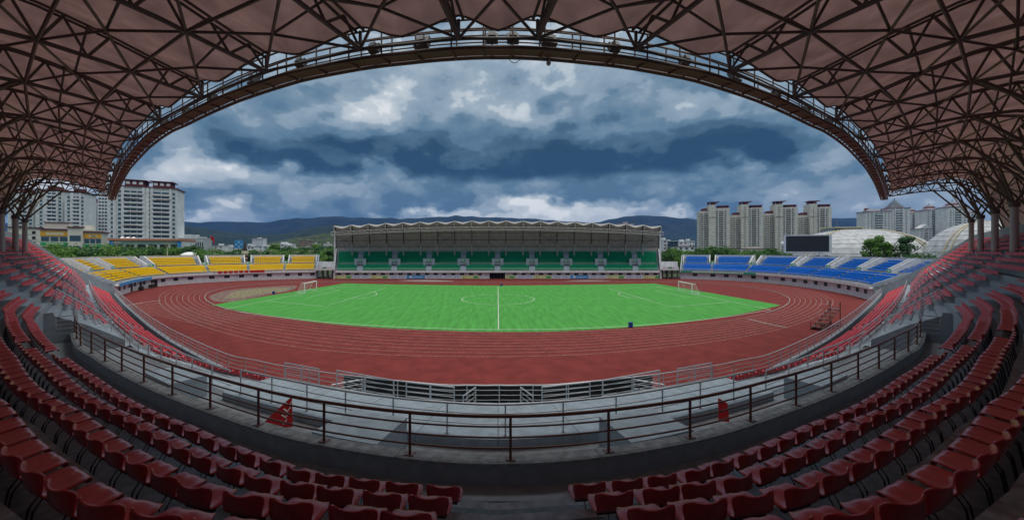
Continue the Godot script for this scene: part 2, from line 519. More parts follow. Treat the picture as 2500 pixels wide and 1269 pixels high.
func make_field() -> void:
	var s := Shape.new()
	s.quad(Vector3(-8000, 0, 300), Vector3(-8000, 0, -5600), Vector3(8000, 0, -5600), Vector3(8000, 0, 300))
	structure(s, "ground", M.ground)
	# red running surface: everything inside the bowl
	var outer: Array = []
	for q in [[0, 14], [18, 18], [36, 29], [60, 52], [84, 74], [95, 84], [97, 105], [97, 126], [72, 143], [0, 146], [-72, 143], [-97, 132], [-108, 112], [-98, 84], [-84, 74], [-60, 52], [-36, 29], [-18, 18], [0, 14]]:
		outer.append(Vector3(q[0], 0.004, -q[1]))
	var ring := spline(outer, 6)
	ring.remove_at(ring.size() - 1)
	var track := structure(sheet(ring), "running_track", M.track)
	# lanes between an inner and an outer line
	var inner := [[1216, 812], [1000, 806], [800, 791], [640, 772], [560, 757], [515, 741], [499, 727], [512, 713], [565, 701], [650, 693.5], [760, 689], [900, 688.4], [1216, 690.5], [1560, 688.2], [1700, 690.5], [1800, 698], [1880, 710], [1920, 724], [1929, 735], [1910, 751], [1860, 767], [1760, 785], [1600, 799], [1420, 809], [1216, 812]]
	var outer_line := [[1216, 871], [950, 866], [740, 849], [570, 818], [450, 780], [400, 752], [387, 733], [396, 716], [430, 703], [520, 691], [650, 685.8], [800, 684.2], [1216, 685.6], [1600, 684.0], [1740, 685.6], [1880, 694], [1980, 710], [2026, 727], [2034, 741], [2010, 764], [1930, 796], [1780, 828], [1600, 850], [1420, 865], [1216, 871]]
	var ip := px_path(inner, 0.008, 8)
	var op := px_path(outer_line, 0.008, 8)
	for k in 9:
		var path := PackedVector3Array()
		for i in ip.size():
			path.push_back(ip[i].lerp(op[i], k / 8.0))
		put(ribbon(path, 0.085 if k else 0.14), "lane_line", M.lane, track)
	# the sprint straight runs on past the bend
	for k in 8:
		var a := ground(lerpf(640, 500, k / 7.0), lerpf(773, 795, k / 7.0)) + Vector3(0, 0.012, 0)
		var b := ground(lerpf(372, 300, k / 7.0), lerpf(738, 747, k / 7.0)) + Vector3(0, 0.012, 0)
		var path := PackedVector3Array([a, a.lerp(b, 0.5) + (a - b).cross(Vector3.UP).normalized() * 0.6, b])
		put(ribbon(path, 0.08), "lane_line", M.lane, track)
	put(ribbon(px_path([[302, 747], [345, 739], [392, 733]], 0.014, 2), 0.22), "start_line", M.line, track)
	put(ribbon(px_path([[1826, 778], [1870, 789], [1922, 800]], 0.014, 2), 0.5), "start_line", M.lane, track)
	put(ribbon(px_path([[1990, 744], [2034, 741]], 0.014, 2), 0.2), "start_line", M.lane, track)
	# kerb round the infield, built of short white pieces
	var kp := px_path(inner, 0.0, 8)
	var run := 0.0
	for i in kp.size() - 1:
		var a := kp[i]
		var b := kp[i + 1]
		var mid := (a + b) * 0.5
		if mid.z > -62.0 or a.distance_to(b) < 0.3:
			continue
		var o := put_mesh(unit_box, "kerb_stone", M.kerb, track)
		var dirv := (b - a)
		o.transform = Transform3D(Basis(Vector3.UP, atan2(-dirv.z, dirv.x)) * Basis.from_scale(Vector3(dirv.length() * 0.86, 0.1, 0.16)), mid + Vector3(0, 0.055, 0)).translated(-origin(track))
	# worn D-shaped ground behind the western goal
	put(sheet(px_path([[520, 735], [512, 722], [560, 708], [640, 701], [720, 697], [716, 706], [690, 713], [640, 722], [560, 738]], 0.012, 5)), "bare_patch", M.bare, track)
	put(sheet(px_path([[545, 729], [580, 710], [660, 703], [706, 703], [690, 711], [640, 717], [590, 727]], 0.016, 5)), "sand_patch", M.sand, track)
	put(sheet(px_path([[968, 684.5], [1040, 683.4], [1110, 686], [1060, 687.2], [1000, 686.2]], 0.012, 4)), "sand_patch", M.kerb, track)
	put(sheet(px_path([[1376, 685.6], [1430, 683.8], [1494, 685], [1440, 686.4]], 0.012, 4)), "sand_patch", M.kerb, track)
	# turf
	var near := [[515, 745], [620, 765], [760, 785], [900, 798], [1060, 806], [1216, 810], [1400, 807], [1600, 794], [1780, 772], [1908, 745]]
	var far := [[1600, 692], [1480, 694], [1216, 697], [960, 694], [840, 691.6]]
	var edge := px_path(near, 0.016, 6)
	edge.append_array(px_path(far, 0.016, 5))
	var pitch := structure(sheet(edge), "pitch", M.turf)
	var lines := [
		[[548, 755], [640, 769], [780, 785], [930, 796], [1080, 802], [1216, 804.5], [1400, 802], [1600, 791.5], [1770, 774], [1882, 756]],
		[[548, 755], [690, 726], [842, 697]], [[1882, 756], [1740, 727], [1594, 697]],
		[[842, 697], [960, 698.4], [1216, 700.5], [1480, 698.4], [1594, 697]],
		[[1216, 700.5], [1217, 804.5]],
		[[649, 735], [793, 748], [865, 726], [942, 703], [820, 700.5]],
		[[717, 722], [754, 725.5], [830, 708.5], [800, 706.5]],
		[[1779, 738], [1636, 749], [1560, 726], [1489, 705], [1614, 701.5]],
		[[1716, 723.5], [1688, 727], [1599, 710.5], [1630, 708]],
		[[857, 729], [895, 726], [918, 719.5], [916, 714], [908, 713]],
		[[1569, 729], [1535, 726], [1512, 719.5], [1513, 715], [1521, 714]],
	]
	for l in lines:
		var straight: bool = l.size() < 6 and not (l.size() == 5 and absf(l[0][0] - l[4][0]) < 70)
		put(ribbon(px_path(l, 0.022, 1 if straight else 8), 0.13), "marking", M.line, pitch)
	var ring2: Array = []
	for k in 41:
		var a := TAU * k / 40
		ring2.append([1216 + 89 * cos(a), 730.5 - 12.6 * sin(a) + 1.2 * pow(sin(a), 2)])
	put(ribbon(px_path(ring2, 0.022, 1), 0.13), "marking", M.line, pitch)

func goal(px_near: float, py_near: float, px_far: float, py_far: float, back: Vector3, label: String) -> void:
	var a := ground(px_near, py_near)
	var b := ground(px_far, py_far)
	var g := thing("football_goal", label, "goal", (a + b) * 0.5, "goals on the pitch")
	var up := Vector3(0, 2.44, 0)
	for p in [a, b]:
		bar(g, "post", p, p + up, 0.10, M.white_paint)
		bar(g, "side_bar", p + up, p + up + back * 0.9 , 0.05, M.white_paint)
		bar(g, "side_bar", p + up + back * 0.9, p + back * 2.0, 0.04, M.white_paint)
		bar(g, "base_bar", p + Vector3(0, 0.05, 0), p + back * 2.0 + Vector3(0, 0.05, 0), 0.04, M.white_paint)
	bar(g, "crossbar", a + up, b + up, 0.10, M.white_paint)
	bar(g, "base_bar", a + back * 2.0 + Vector3(0, 0.05, 0), b + back * 2.0 + Vector3(0, 0.05, 0), 0.04, M.white_paint)
	var net := Shape.new()
	for k in 13:
		var p := a.lerp(b, k / 12.0)
		net.tube(PackedVector3Array([p + up + back * 0.9, p + back * 2.0]), 0.012, 3)
		net.tube(PackedVector3Array([p + up, p + up + back * 0.9]), 0.012, 3)
	for k in 7:
		var q := up.lerp(Vector3.ZERO, k / 6.0) + back * lerpf(0.9, 2.0, k / 6.0)
		net.tube(PackedVector3Array([a + q, b + q]), 0.012, 3)
		net.tube(PackedVector3Array([a + up.lerp(Vector3.ZERO, k / 6.0), a + q]), 0.012, 3)
		net.tube(PackedVector3Array([b + up.lerp(Vector3.ZERO, k / 6.0), b + q]), 0.012, 3)
	put(net, "net", M.white_paint, g).set_meta("kind", "stuff")

func make_field_things() -> void:
	goal(743, 716, 772, 708.5, Vector3(-1, 0, -0.12).normalized(), "white football goal with net on the yellow seats' side of the pitch")
	goal(1690, 718, 1657, 709.5, Vector3(1, 0, -0.12).normalized(), "white football goal with net on the blue seats' side of the pitch")
	for q in [[1540, 799, "blue litter bin on the touchline beside the running lanes"], [1224, 698.5, "small blue bin at the far end of the halfway line"], [667, 718, "blue bin beside the bare sandy ground near a goal"]]:
		var p := ground(q[0], q[1])
		var t := thing("litter_bin", q[2], "bin", p, "blue bins beside the pitch")
		bar(t, "body", p, p + Vector3(0, 0.62, 0), 0.3, M.blue_bin)
		bar(t, "lid", p + Vector3(0, 0.62, 0), p + Vector3(0, 0.70, 0), 0.34, M.blue_bin)
		bar(t, "base", p + Vector3(0, 0.006, 0), p + Vector3(0, 0.05, 0), 0.33, M.black)
	# corner-flag poles
	for q in [[714, 716, 24], [1714, 713, 22], [497, 690, 34], [523, 690, 34]]:
		var p := ground(q[0], q[1])
		var d: float = -p.z
		var t := thing("slender_pole", "thin dark upright pole standing beside the running track" if q[1] < 700 else "thin dark pole standing beside a football goal", "pole", p, "thin poles by the track")
		bar(t, "shaft", p, p + Vector3(0, q[2] * d / FOCAL, 0), 0.05, M.frame)
		bar(t, "foot", p, p + Vector3(0, 0.08, 0), 0.25, M.frame)
	# stepped timekeepers' stand on the track
	var a := ground(1993, 806)
	var b := ground(2040, 792)
	var t := thing("judges_stand", "rust-red open steel steps with handrail standing on the running track", "steps", a)
	var along := (b - a)
	var side := along.cross(Vector3.UP).normalized() * 0.55
	for k in 6:
		var p := a + along * (k + 0.5) / 6.0 + Vector3(0, 0.38 * (k + 1), 0)
		var s := Shape.new()
		var q := along / 12.0
		s.prism(PackedVector2Array([Vector2(-1, -1), Vector2(1, -1), Vector2(1, 1), Vector2(-1, 1)]), func(x, y, d): return p + q * x + side * y + Vector3(0, d, 0), -0.05, 0.05)
		put(s, "tread", M.rail_brown, t)
	for e in [-1.0, 1.0]:
		bar(t, "stringer", a + side * e, b + side * e + Vector3(0, 2.3, 0), 0.07, M.rail_brown)
		bar(t, "leg", b + side * e, b + side * e + Vector3(0, 3.3, 0), 0.06, M.rail_brown)
		bar(t, "leg", a + along * 0.5 + side * e, a + along * 0.5 + side * e + Vector3(0, 1.15, 0), 0.05, M.rail_brown)
		bar(t, "handrail", a + side * e + Vector3(0, 1.0, 0), b + side * e + Vector3(0, 3.3, 0), 0.045, M.rail_brown)
		bar(t, "baluster", a + side * e, a + side * e + Vector3(0, 1.0, 0), 0.04, M.rail_brown)
	bar(t, "base_bar", a + side + Vector3(0, 0.06, 0), b + side + Vector3(0, 0.06, 0), 0.06, M.black)
	bar(t, "base_bar", a - side + Vector3(0, 0.06, 0), b - side + Vector3(0, 0.06, 0), 0.06, M.black)


# ---------------------------------------------------------------- main grandstand: a rounded V in plan
var arc_s := PackedFloat32Array()
var arc_p := PackedVector2Array()
var arc_n := PackedVector2Array()
const KNOT := [0.0, 2.0, 5.0, 10.0, 15.0, 20.0, 25.0, 30.0, 40.0, 50.0, 60.0, 75.0, 100.0]
const RAIL_OFF := [10.6, 10.6, 10.24, 9.24, 8.25, 7.37, 6.75, 6.38, 5.72, 5.35, 5.09, 4.76, 4.5]
const ROOF_OFF := [4.5, 4.44, 4.22, 3.6, 3.46, 3.49, 3.5, 3.36, 3.25, 3.35, 3.5, 3.75, 3.75]
const SEAT_OFF := [-4.0, -3.87, -3.19, -2.67, -2.3, -2.0, -1.7, -1.45, -1.05, -0.85, -0.7, -0.6, -0.6]
const SEAT_STEP := [0.84, 0.82, 0.73, 0.64, 0.59, 0.56, 0.53, 0.51, 0.48, 0.46, 0.44, 0.43, 0.43]
const TIER_Y := 6.95
const RISE := 0.42
const STAND_END := 96.0
const ROWS := 12

func make_plan() -> void:
	var pts: Array = []
	for q in [[-4.7, 9.77], [0, 8.9], [4.7, 9.77], [9.3, 11.8], [13.9, 14.3], [18.9, 17.4], [24.3, 21.2], [40, 34.6], [60, 52.3], [85, 74.5], [100, 87.8]]:
		pts.append(Vector3(q[0], 0, q[1]))
	var path := spline(pts, 24)
	var s := 0.0
	for i in range(24, path.size()):
		if i > 24:
			s += path[i].distance_to(path[i - 1])
		arc_s.push_back(s)
		arc_p.push_back(Vector2(path[i].x, path[i].z))
		var t := path[mini(i + 5, path.size() - 1)] - path[i - 5]
		arc_n.push_back(Vector2(-t.z, t.x).normalized() if i > 24 else Vector2(0, 1))

func plan(s: float, off: float) -> Vector2:
	var a := absf(s)
	var lo := 0
	var hi := arc_s.size() - 1
	while hi - lo > 1:
		var m := (lo + hi) / 2
		if arc_s[m] <= a:
			lo = m
		else:
			hi = m
	var c := arc_p[lo].lerp(arc_p[hi], (a - arc_s[lo]) / (arc_s[hi] - arc_s[lo]))
	var n := arc_n[lo].lerp(arc_n[hi], (a - arc_s[lo]) / (arc_s[hi] - arc_s[lo])).normalized()
	var p := c + n * off
	return p if s >= 0.0 else Vector2(-p.x, p.y)

func at_plan(s: float, off: float, y: float) -> Vector3:
	var p := plan(s, off)
	return Vector3(p.x, y, -p.y)

func facing(s: float) -> Vector3:                 # towards the pitch
	return (at_plan(s, 1.0, 0) - at_plan(s, 0.0, 0)).normalized()

func rail_off(s: float) -> float:
	return lookup(KNOT, RAIL_OFF, absf(s))

func roof_off(s: float) -> float:
	return lookup(KNOT, ROOF_OFF, absf(s))

func seat_off(s: float, row: float) -> float:
	return lookup(KNOT, SEAT_OFF, absf(s)) - row * lookup(KNOT, SEAT_STEP, absf(s))

func edge_off(s: float, row: float) -> float:     # rear edge of the tread of a row
	return seat_off(s, row) - 0.27

func range_s(a: float, b: float, step := 1.0) -> Array:
	var n := maxi(1, int(ceil((b - a) / step)))
	var out: Array = []
	for i in n + 1:
		out.append(lerpf(a, b, float(i) / n))
	return out

func strip(ss: Array, off0: Callable, y0: float, off1: Callable, y1: float) -> Shape:
	var s := Shape.new()
	for i in ss.size() - 1:
		s.quad(at_plan(ss[i], off0.call(ss[i]), y0), at_plan(ss[i + 1], off0.call(ss[i + 1]), y0), at_plan(ss[i + 1], off1.call(ss[i + 1]), y1), at_plan(ss[i], off1.call(ss[i]), y1))
	return s

func slab(ss: Array, off0: Callable, off1: Callable, y0: float, y1: float) -> Shape:      # closed curved block
	var s := Shape.new()
	for i in ss.size() - 1:
		var a0 := at_plan(ss[i], off0.call(ss[i]), y0)
		var b0 := at_plan(ss[i], off1.call(ss[i]), y0)
		var a1 := at_plan(ss[i + 1], off0.call(ss[i + 1]), y0)
		var b1 := at_plan(ss[i + 1], off1.call(ss[i + 1]), y0)
		var u := Vector3(0, y1 - y0, 0)
		s.quad(a0 + u, a1 + u, b1 + u, b0 + u)
		s.quad(b0, b1, a1, a0)
		s.quad(a0, a1, a1 + u, a0 + u)
		s.quad(b0 + u, b1 + u, b1, b0)
		if i == 0:
			s.quad(a0, a0 + u, b0 + u, b0)
		if i == ss.size() - 2:
			s.quad(a1, b1, b1 + u, a1 + u)
	return s

func path_on(ss: Array, off: Callable, y: float) -> PackedVector3Array:
	var p := PackedVector3Array()
	for s in ss:
		p.push_back(at_plan(s, off.call(s), y))
	return p

func seat_mesh(nu: int, thick: float) -> ArrayMesh:
	var prof := [[-0.186, 0.392, 0.10], [-0.200, 0.408, 0.135], [-0.203, 0.424, 0.160], [-0.194, 0.438, 0.190], [-0.168, 0.443, 0.218], [-0.11, 0.438, 0.240], [-0.02, 0.428, 0.246], [0.06, 0.423, 0.240], [0.108, 0.430, 0.226], [0.138, 0.458, 0.220], [0.156, 0.510, 0.232], [0.172, 0.572, 0.248], [0.183, 0.615, 0.244], [0.190, 0.640, 0.225], [0.193, 0.654, 0.190], [0.194, 0.658, 0.150]]
	if nu < 6:
		prof = [prof[0], prof[4], prof[7], prof[9], prof[12], prof[15]]
	for q in prof:
		q[0] *= 0.92
		q[2] *= 0.93
	var top: Array = []
	for i in prof.size():
		var q: Array = prof[i]
		var back := clampf((q[1] - 0.44) / 0.18, 0.0, 1.0)
		var line: Array = []
		for j in nu + 1:
			var u := -1.0 + 2.0 * j / nu
			var x: float = u * q[2]
			var e := x / 0.24
			var y: float = q[1] + (1.0 - back) * (0.016 * e * e + 0.008 * cos(e * TAU) * clampf(-q[0] * 5.0, 0, 1)) + back * 0.020 * e * e
			var z: float = q[0] - back * 0.070 * e * e
			line.append(Vector3(x, y, z))
		top.append(line)
	var st := SurfaceTool.new()
	st.begin(Mesh.PRIMITIVE_TRIANGLES)
	st.set_smooth_group(0)
	var under: Array = []
	for i in top.size():
		var line: Array = []
		for j in nu + 1:
			var du: Vector3 = top[mini(i + 1, top.size() - 1)][j] - top[maxi(i - 1, 0)][j]
			var dv: Vector3 = top[i][mini(j + 1, nu)] - top[i][maxi(j - 1, 0)]
			line.append(top[i][j] - du.cross(dv).normalized() * -thick)
		under.append(line)
	var rows := top.size()
	for i in rows - 1:
		for j in nu:
			for q in [[top[i][j], top[i + 1][j], top[i + 1][j + 1], top[i][j + 1]], [under[i][j], under[i][j + 1], under[i + 1][j + 1], under[i + 1][j]]]:
				for k in [0, 1, 2, 0, 2, 3]:
					st.add_vertex(q[k])
	for i in rows - 1:
		for q in [[top[i][0], under[i][0], under[i + 1][0], top[i + 1][0]], [top[i][nu], top[i + 1][nu], under[i + 1][nu], under[i][nu]]]:
			for k in [0, 1, 2, 0, 2, 3]:
				st.add_vertex(q[k])
	for j in nu:
		for q in [[top[0][j], top[0][j + 1], under[0][j + 1], under[0][j]], [top[rows - 1][j], under[rows - 1][j], under[rows - 1][j + 1], top[rows - 1][j + 1]]]:
			for k in [0, 1, 2, 0, 2, 3]:
				st.add_vertex(q[k])
	st.index()
	st.generate_normals()
	return st.commit()

func bracket_mesh() -> ArrayMesh:
	var s := Shape.new()
	for x in [-0.05, 0.05]:
		s.tube(PackedVector3Array([Vector3(x, 0.40, -0.10), Vector3(x, 0.39, 0.06), Vector3(x, 0.30, 0.12), Vector3(x, 0.0, 0.17)]), 0.009, 5)
	s.box(Vector3(0, 0.40, 0.05), Vector3(0.36, 0.025, 0.04))
	return s.mesh()

var seat_spots: Array = []      # [transform, row words, order]

func seat_run(a: float, b: float, off: Callable, y: float, words: String, gap := 0.535, chance := 1.0) -> void:
	# walk along the row and set a seat every gap metres
	var step := 0.05 if b > 0.0 else -0.05      # start from the aisle that lies nearer the middle
	var s := a if b > 0.0 else b
	var p := at_plan(s, off.call(s), y)
	var left := gap * 0.5
	while s >= a - 0.001 and s <= b + 0.001:
		var ns := s + step
		var np := at_plan(ns, off.call(ns), y)
		left -= p.distance_to(np)
		s = ns
		p = np
		if left <= 0.0 and s < b - 0.1 and s > a + 0.1:
			left += gap
			var f := facing(s)
			var t := at_plan(s + 0.05, off.call(s + 0.05), y) - at_plan(s - 0.05, off.call(s - 0.05), y)
			t = t.normalized()
			var zz := t.cross(Vector3.UP).normalized()
			if zz.dot(f) > 0.0:
				zz = -zz
			var basis := Basis(Vector3.UP.cross(zz), Vector3.UP, zz)
			basis = basis.rotated(Vector3.UP, rng.randf_range(-0.02, 0.02))
			seat_spots.append([Transform3D(basis, p), words])

func make_grandstand() -> void:
	var g := thing("main_grandstand", "grey and black concrete terraces of the roofed main grandstand with red seats", "grandstand", Vector3(0, 0, -8.9))
	var ss := range_s(-STAND_END, STAND_END, 1.0)
	# upper terraces: a dark tread, a pale nosing strip along its front edge, a riser below
	for r in range(0, ROWS + 1):
		var y := TIER_Y + RISE * r
		var back := func(s): return edge_off(s, r)
		var front := func(s): return edge_off(s, r - 1)
		var nose := func(s): return edge_off(s, r - 1) - minf(0.15, 0.3 * lookup(KNOT, SEAT_STEP, absf(s)))
		for zone in [[range_s(-31.0, 31.0, 1.0), M.tread_coat], [range_s(31.0, STAND_END, 1.0), M.concrete_pale if r < 5 else M.tread_coat], [range_s(-STAND_END, -31.0, 1.0), M.concrete_pale if r < 5 else M.tread_coat]]:
			put(strip(zone[0], nose, y, back, y), "tread", zone[1], g)
		put(strip(ss, front, y, nose, y), "nosing", M.nosing, g)
		if r > 0:
			put(strip(ss, front, y - RISE, front, y), "riser", M.concrete, g)
	# front of the upper tier, walkway and parapet (where the boxes end the parapet turns back)
	var pe := 30.0
	var mid_ss := range_s(-pe, pe, 0.8)
	var row_front := func(s): return edge_off(s, -1)
	put(strip(mid_ss, row_front, 5.1, row_front, TIER_Y), "riser", M.concrete, g)
	put(strip(mid_ss, func(_s): return -0.14, 5.1, row_front, 5.1), "walkway", M.concrete, g)
	put(slab(mid_ss, func(_s): return -0.15, func(_s): return 0.15, 4.2, 5.58), "parapet", M.concrete, g)
	for k in 24:
		put(slab(range_s(-pe + k * 2.5 + 0.008, -pe + (k + 1) * 2.5 - 0.008, 0.8), func(_s): return -0.20, func(_s): return 0.20, 5.58, 5.65), "coping", M.coping, g)
	for e in [-1.0, 1.0]:
		var a: float = e * pe
		var ends := Shape.new()
		var p0 := at_plan(a, 0.2, 0)
		var p1 := at_plan(a, edge_off(a, -1) - 0.02, 0)
		var w := facing(a).cross(Vector3.UP).normalized() * 0.15
		ends.prism(PackedVector2Array([Vector2(0, 4.2), Vector2(1, 4.2), Vector2(1, 6.95), Vector2(0.72, 6.95), Vector2(0.62, 5.65), Vector2(0, 5.65)]), func(x, y, d): return p0.lerp(p1, x) + w * d + Vector3(0, y, 0), -1.0, 1.0)
		put(ends, "return_wall", M.concrete, g)
	# stair down the aisle that opens before the camera
	for k in 9:
		var y := TIER_Y + RISE * (4 - k) * 0.5 + 0.02 - 0.21
		var o0 := lookup(KNOT, SEAT_OFF, 0.0) - 0.27 + 0.84 - (4 - k) * 0.42
		if y < 5.3:
			break
		put(slab(range_s(-0.62, 1.10, 0.3), func(_s): return o0 - 0.44, func(_s): return o0, 5.1 if k > 5 else y - 0.3, y), "stair_tread", M.concrete, g)
	# boxes and platforms in front of the parapet
	put(strip(range_s(-pe, pe, 0.8), func(_s): return 0.14, 4.3, func(s): return 2.9 if absf(s) < 14.0 else minf(2.9, rail_off(s) - 3.9), 4.3), "walkway", M.concrete, g)
	var steps := [[2.9, 5.6, 4.63], [5.6, 6.7, 4.2], [6.7, 7.8, 3.75], [7.8, 8.9, 3.3], [8.9, 10.7, 2.5]]
	for k in steps.size():
		var q: Array = steps[k]
		var sc := func(s): return (rail_off(s) + 0.1) / 10.7
		for j in 8:
			put(slab(range_s(-14.0 + 3.5 * j + 0.012, -10.5 + 3.5 * j - 0.012, 0.7), func(s): return q[0] * sc.call(s), func(s): return q[1] * sc.call(s), 0.6, q[2]), "platform_step", M.concrete_pale, g)
	# lower tier on the arms: six rows above the trackside rail, a cross aisle, then the middle rows
	for e in [-1.0, 1.0]:
		var a := 14.0
		var arm := range_s(a, STAND_END, 1.0)
		if e < 0.0:
			arm = range_s(-STAND_END, -a, 1.0)
		for k in 7:
			var y := 2.5 + 0.3 * k
			var o0 := func(s): return lower_off(s, k) + 0.0
			var o1 := func(s): return lower_off(s, k + 1)
			if k == 6:
				o1 = func(s): return minf(2.9, rail_off(s) - 3.9) if absf(s) < 30.0 else mid_off(s, 0)
			put(strip(arm, o0, y, o1, y), "tread", M.concrete_pale, g)
			put(strip(arm, o0, y - (0.3 if k else 2.5), o0, y), "riser", M.concrete, g)
		var inner := range_s(30.0, STAND_END, 1.0) if e > 0.0 else range_s(-STAND_END, -30.0, 1.0)
		for k in 6:
			var y := 4.6 + 0.42 * k
			var o0 := func(s): return mid_off(s, k)
			var o1 := func(s): return mid_off(s, k + 1)
			put(strip(inner, o0, y, o1, y), "tread", M.concrete_pale, g)
			put(strip(inner, o0, y - (0.42 if k else 0.3), o0, y), "riser", M.concrete, g)
		put(strip(inner, func(s): return edge_off(s, -1), 6.7, func(s): return edge_off(s, -1), TIER_Y), "riser", M.concrete, g)
		var side_wall := Shape.new()
		var sx: float = e * 30.02
		side_wall.prism(PackedVector2Array([Vector2(edge_off(sx, -1), 0.0), Vector2(edge_off(sx, -1), 6.95), Vector2(mid_off(sx, 3.0), 6.0), Vector2(mid_off(sx, 0.0), 4.75), Vector2(mid_off(sx, 0.0), 0.0)]), func(px, py, d): return at_plan(sx + e * d, px, py), 0.0, 0.25)
		put(side_wall, "side_wall", M.concrete, g)
		# end wall that follows the slope
		var x: float = e * STAND_END
		var wall := Shape.new()
		var poly := PackedVector2Array([Vector2(rail_off(x), 0), Vector2(rail_off(x), 3.5), Vector2(edge_off(x, 0), 8.0), Vector2(edge_off(x, ROWS), 13.2), Vector2(edge_off(x, ROWS) - 1.5, 13.2), Vector2(edge_off(x, ROWS) - 1.5, 0)])
		wall.prism(poly, func(px, py, d): return at_plan(x + e * d, px, py), 0.0, 0.3)
		put(wall, "end_wall", M.concrete, g)
	# front wall below the trackside rail, and the rear wall of the stand
	put(slab(ss, func(s): return rail_off(s) - 0.02, func(s): return rail_off(s) + 0.28, 0.0, 2.45), "track_wall", M.concrete, g)
	var rear := func(s): return edge_off(s, ROWS) - 0.02
	put(slab(ss, rear, func(s): return edge_off(s, ROWS) - 0.25, 0.0, TIER_Y + RISE * ROWS + 1.2), "rear_wall", M.concrete, g)
	# pale stair walls with their red triangular panels
	for q in [[-4.9, 0.9, 2.6, 1.2, 0.95], [5.3, 0.9, 2.6, 1.2, 0.95], [-16.5, 0.9, 2.2, 1.4, 0.9], [16.0, 0.9, 2.2, 1.4, 0.9]]:
		put(slab(range_s(q[0] - q[3], q[0] + q[3], 0.5), func(_s): return q[1], func(_s): return q[2], 4.31, 4.3 + q[4]), "stair_wall", M.concrete_pale, g)
	make_triangles()
	# seats
	var cut := [[-94.0, -80.0], [-78.0, -64.0], [-62.0, -47.5], [-46.0, -31.5], [-30.0, -14.5], [-13.2, -0.33], [0.68, 13.6], [14.9, 30.0], [31.5, 46.0], [47.5, 62.0], [64.0, 78.0], [80.0, 94.0]]
	var words := ["front row above the parapet walkway", "second row above the parapet walkway", "third row above the parapet walkway", "fourth row above the parapet walkway", "fifth row above the parapet walkway"]
	var arms := [[36.5, 43.5], [47.5, 56.0], [60.5, 71.5], [76.0, 92.0]]
	var arm_cut: Array = []
	for c in arms:
		arm_cut.append(c)
		arm_cut.append([-c[1], -c[0]])
	for r in ROWS:
		for c in (cut if r > 4 else cut.slice(4, 8) + arm_cut):
			seat_run(c[0], c[1], func(s): return seat_off(s, r), TIER_Y + RISE * r, words[mini(r, 4)] if r < 5 else "upper rows near the canopy columns")
	for e in [-1.0, 1.0]:
		for c in arms:
			for k in 6:
				var lo: float = c[0] if e > 0.0 else -c[1]
				var hi: float = c[1] if e > 0.0 else -c[0]
				seat_run(lo, hi, func(s): return mid_off(s, k + 0.55), 4.6 + 0.42 * k, "middle rows below the upper tier")
		for c in [[15.5, 27.0], [28.5, 44.0], [45.5, 62.0], [63.5, 79.0], [80.5, 94.0]]:
			for k in 6:
				var lo: float = c[0] if e > 0.0 else -c[1]
				var hi: float = c[1] if e > 0.0 else -c[0]
				seat_run(lo, hi, func(s): return lower_off(s, k + 0.6), 2.5 + 0.3 * k, "lower rows along the trackside rail")
	place_seats()

func lower_off(s: float, k: float) -> float:
	var top := rail_off(s) - 0.75
	return top - k * lookup([0, 20, 40, 100], [0.55, 0.52, 0.44, 0.40], absf(s))

func mid_off(s: float, k: float) -> float:
	var a := lower_off(s, 6.0) - 0.55
	return lerpf(a, edge_off(s, -1), k / 6.0)

func make_triangles() -> void:
	for q in [[672.0, 1046.0, "red triangular panel with white painted arrow strokes beside the parapet railing", 1.15], [1767.0, 1028.0, "small upright red panel standing on the pale platform beyond the parapet railing", 0.5]]:
		var base := ground(q[0], q[1], 4.64)
		var out := Vector3(base.x * 0.5, 0, base.z).normalized()
		var sx := out.cross(Vector3.UP).normalized()
		var w: float = q[3]
		var lean := (Vector3.UP + out * 0.55).normalized()
		var t := thing("red_panel", q[2], "sign", base)
		var s := Shape.new()
		var outline := PackedVector2Array([Vector2(-0.55 * w, 0), Vector2(0.45 * w, 0), Vector2(0.42 * w, 0.30), Vector2(0.34 * w, 1.0)])
		if w < 0.8:
			outline = PackedVector2Array([Vector2(-0.16, 0), Vector2(0.18, 0), Vector2(0.20, 0.62), Vector2(-0.08, 0.78)])
		s.prism(outline, func(x, y, d): return base + sx * x + lean * y + out * d, -0.03, 0.0)
		put(s, "panel", M.red_sign, t)
		bar(t, "stay", base + sx * 0.3 * w + lean * 0.6, base + sx * 0.3 * w + out * 0.9, 0.02, M.steel)
		for k in (4 if w > 0.8 else 0):
			var m := Shape.new()
			var y := 0.12 + 0.19 * k
			var x := (0.18 + 0.03 * k) * w
			m.prism(PackedVector2Array([Vector2(x - 0.10 * w, y + 0.10), Vector2(x - 0.07 * w, y + 0.13), Vector2(x + 0.03 * w, y + 0.04), Vector2(x + 0.08 * w, y + 0.15), Vector2(x + 0.11 * w, y + 0.13), Vector2(x + 0.03 * w, y - 0.01)]), func(px, py, d): return base + sx * px + lean * py + out * d, -0.036, -0.031)
			put(m, "arrow_stroke", M.white_paint, t)

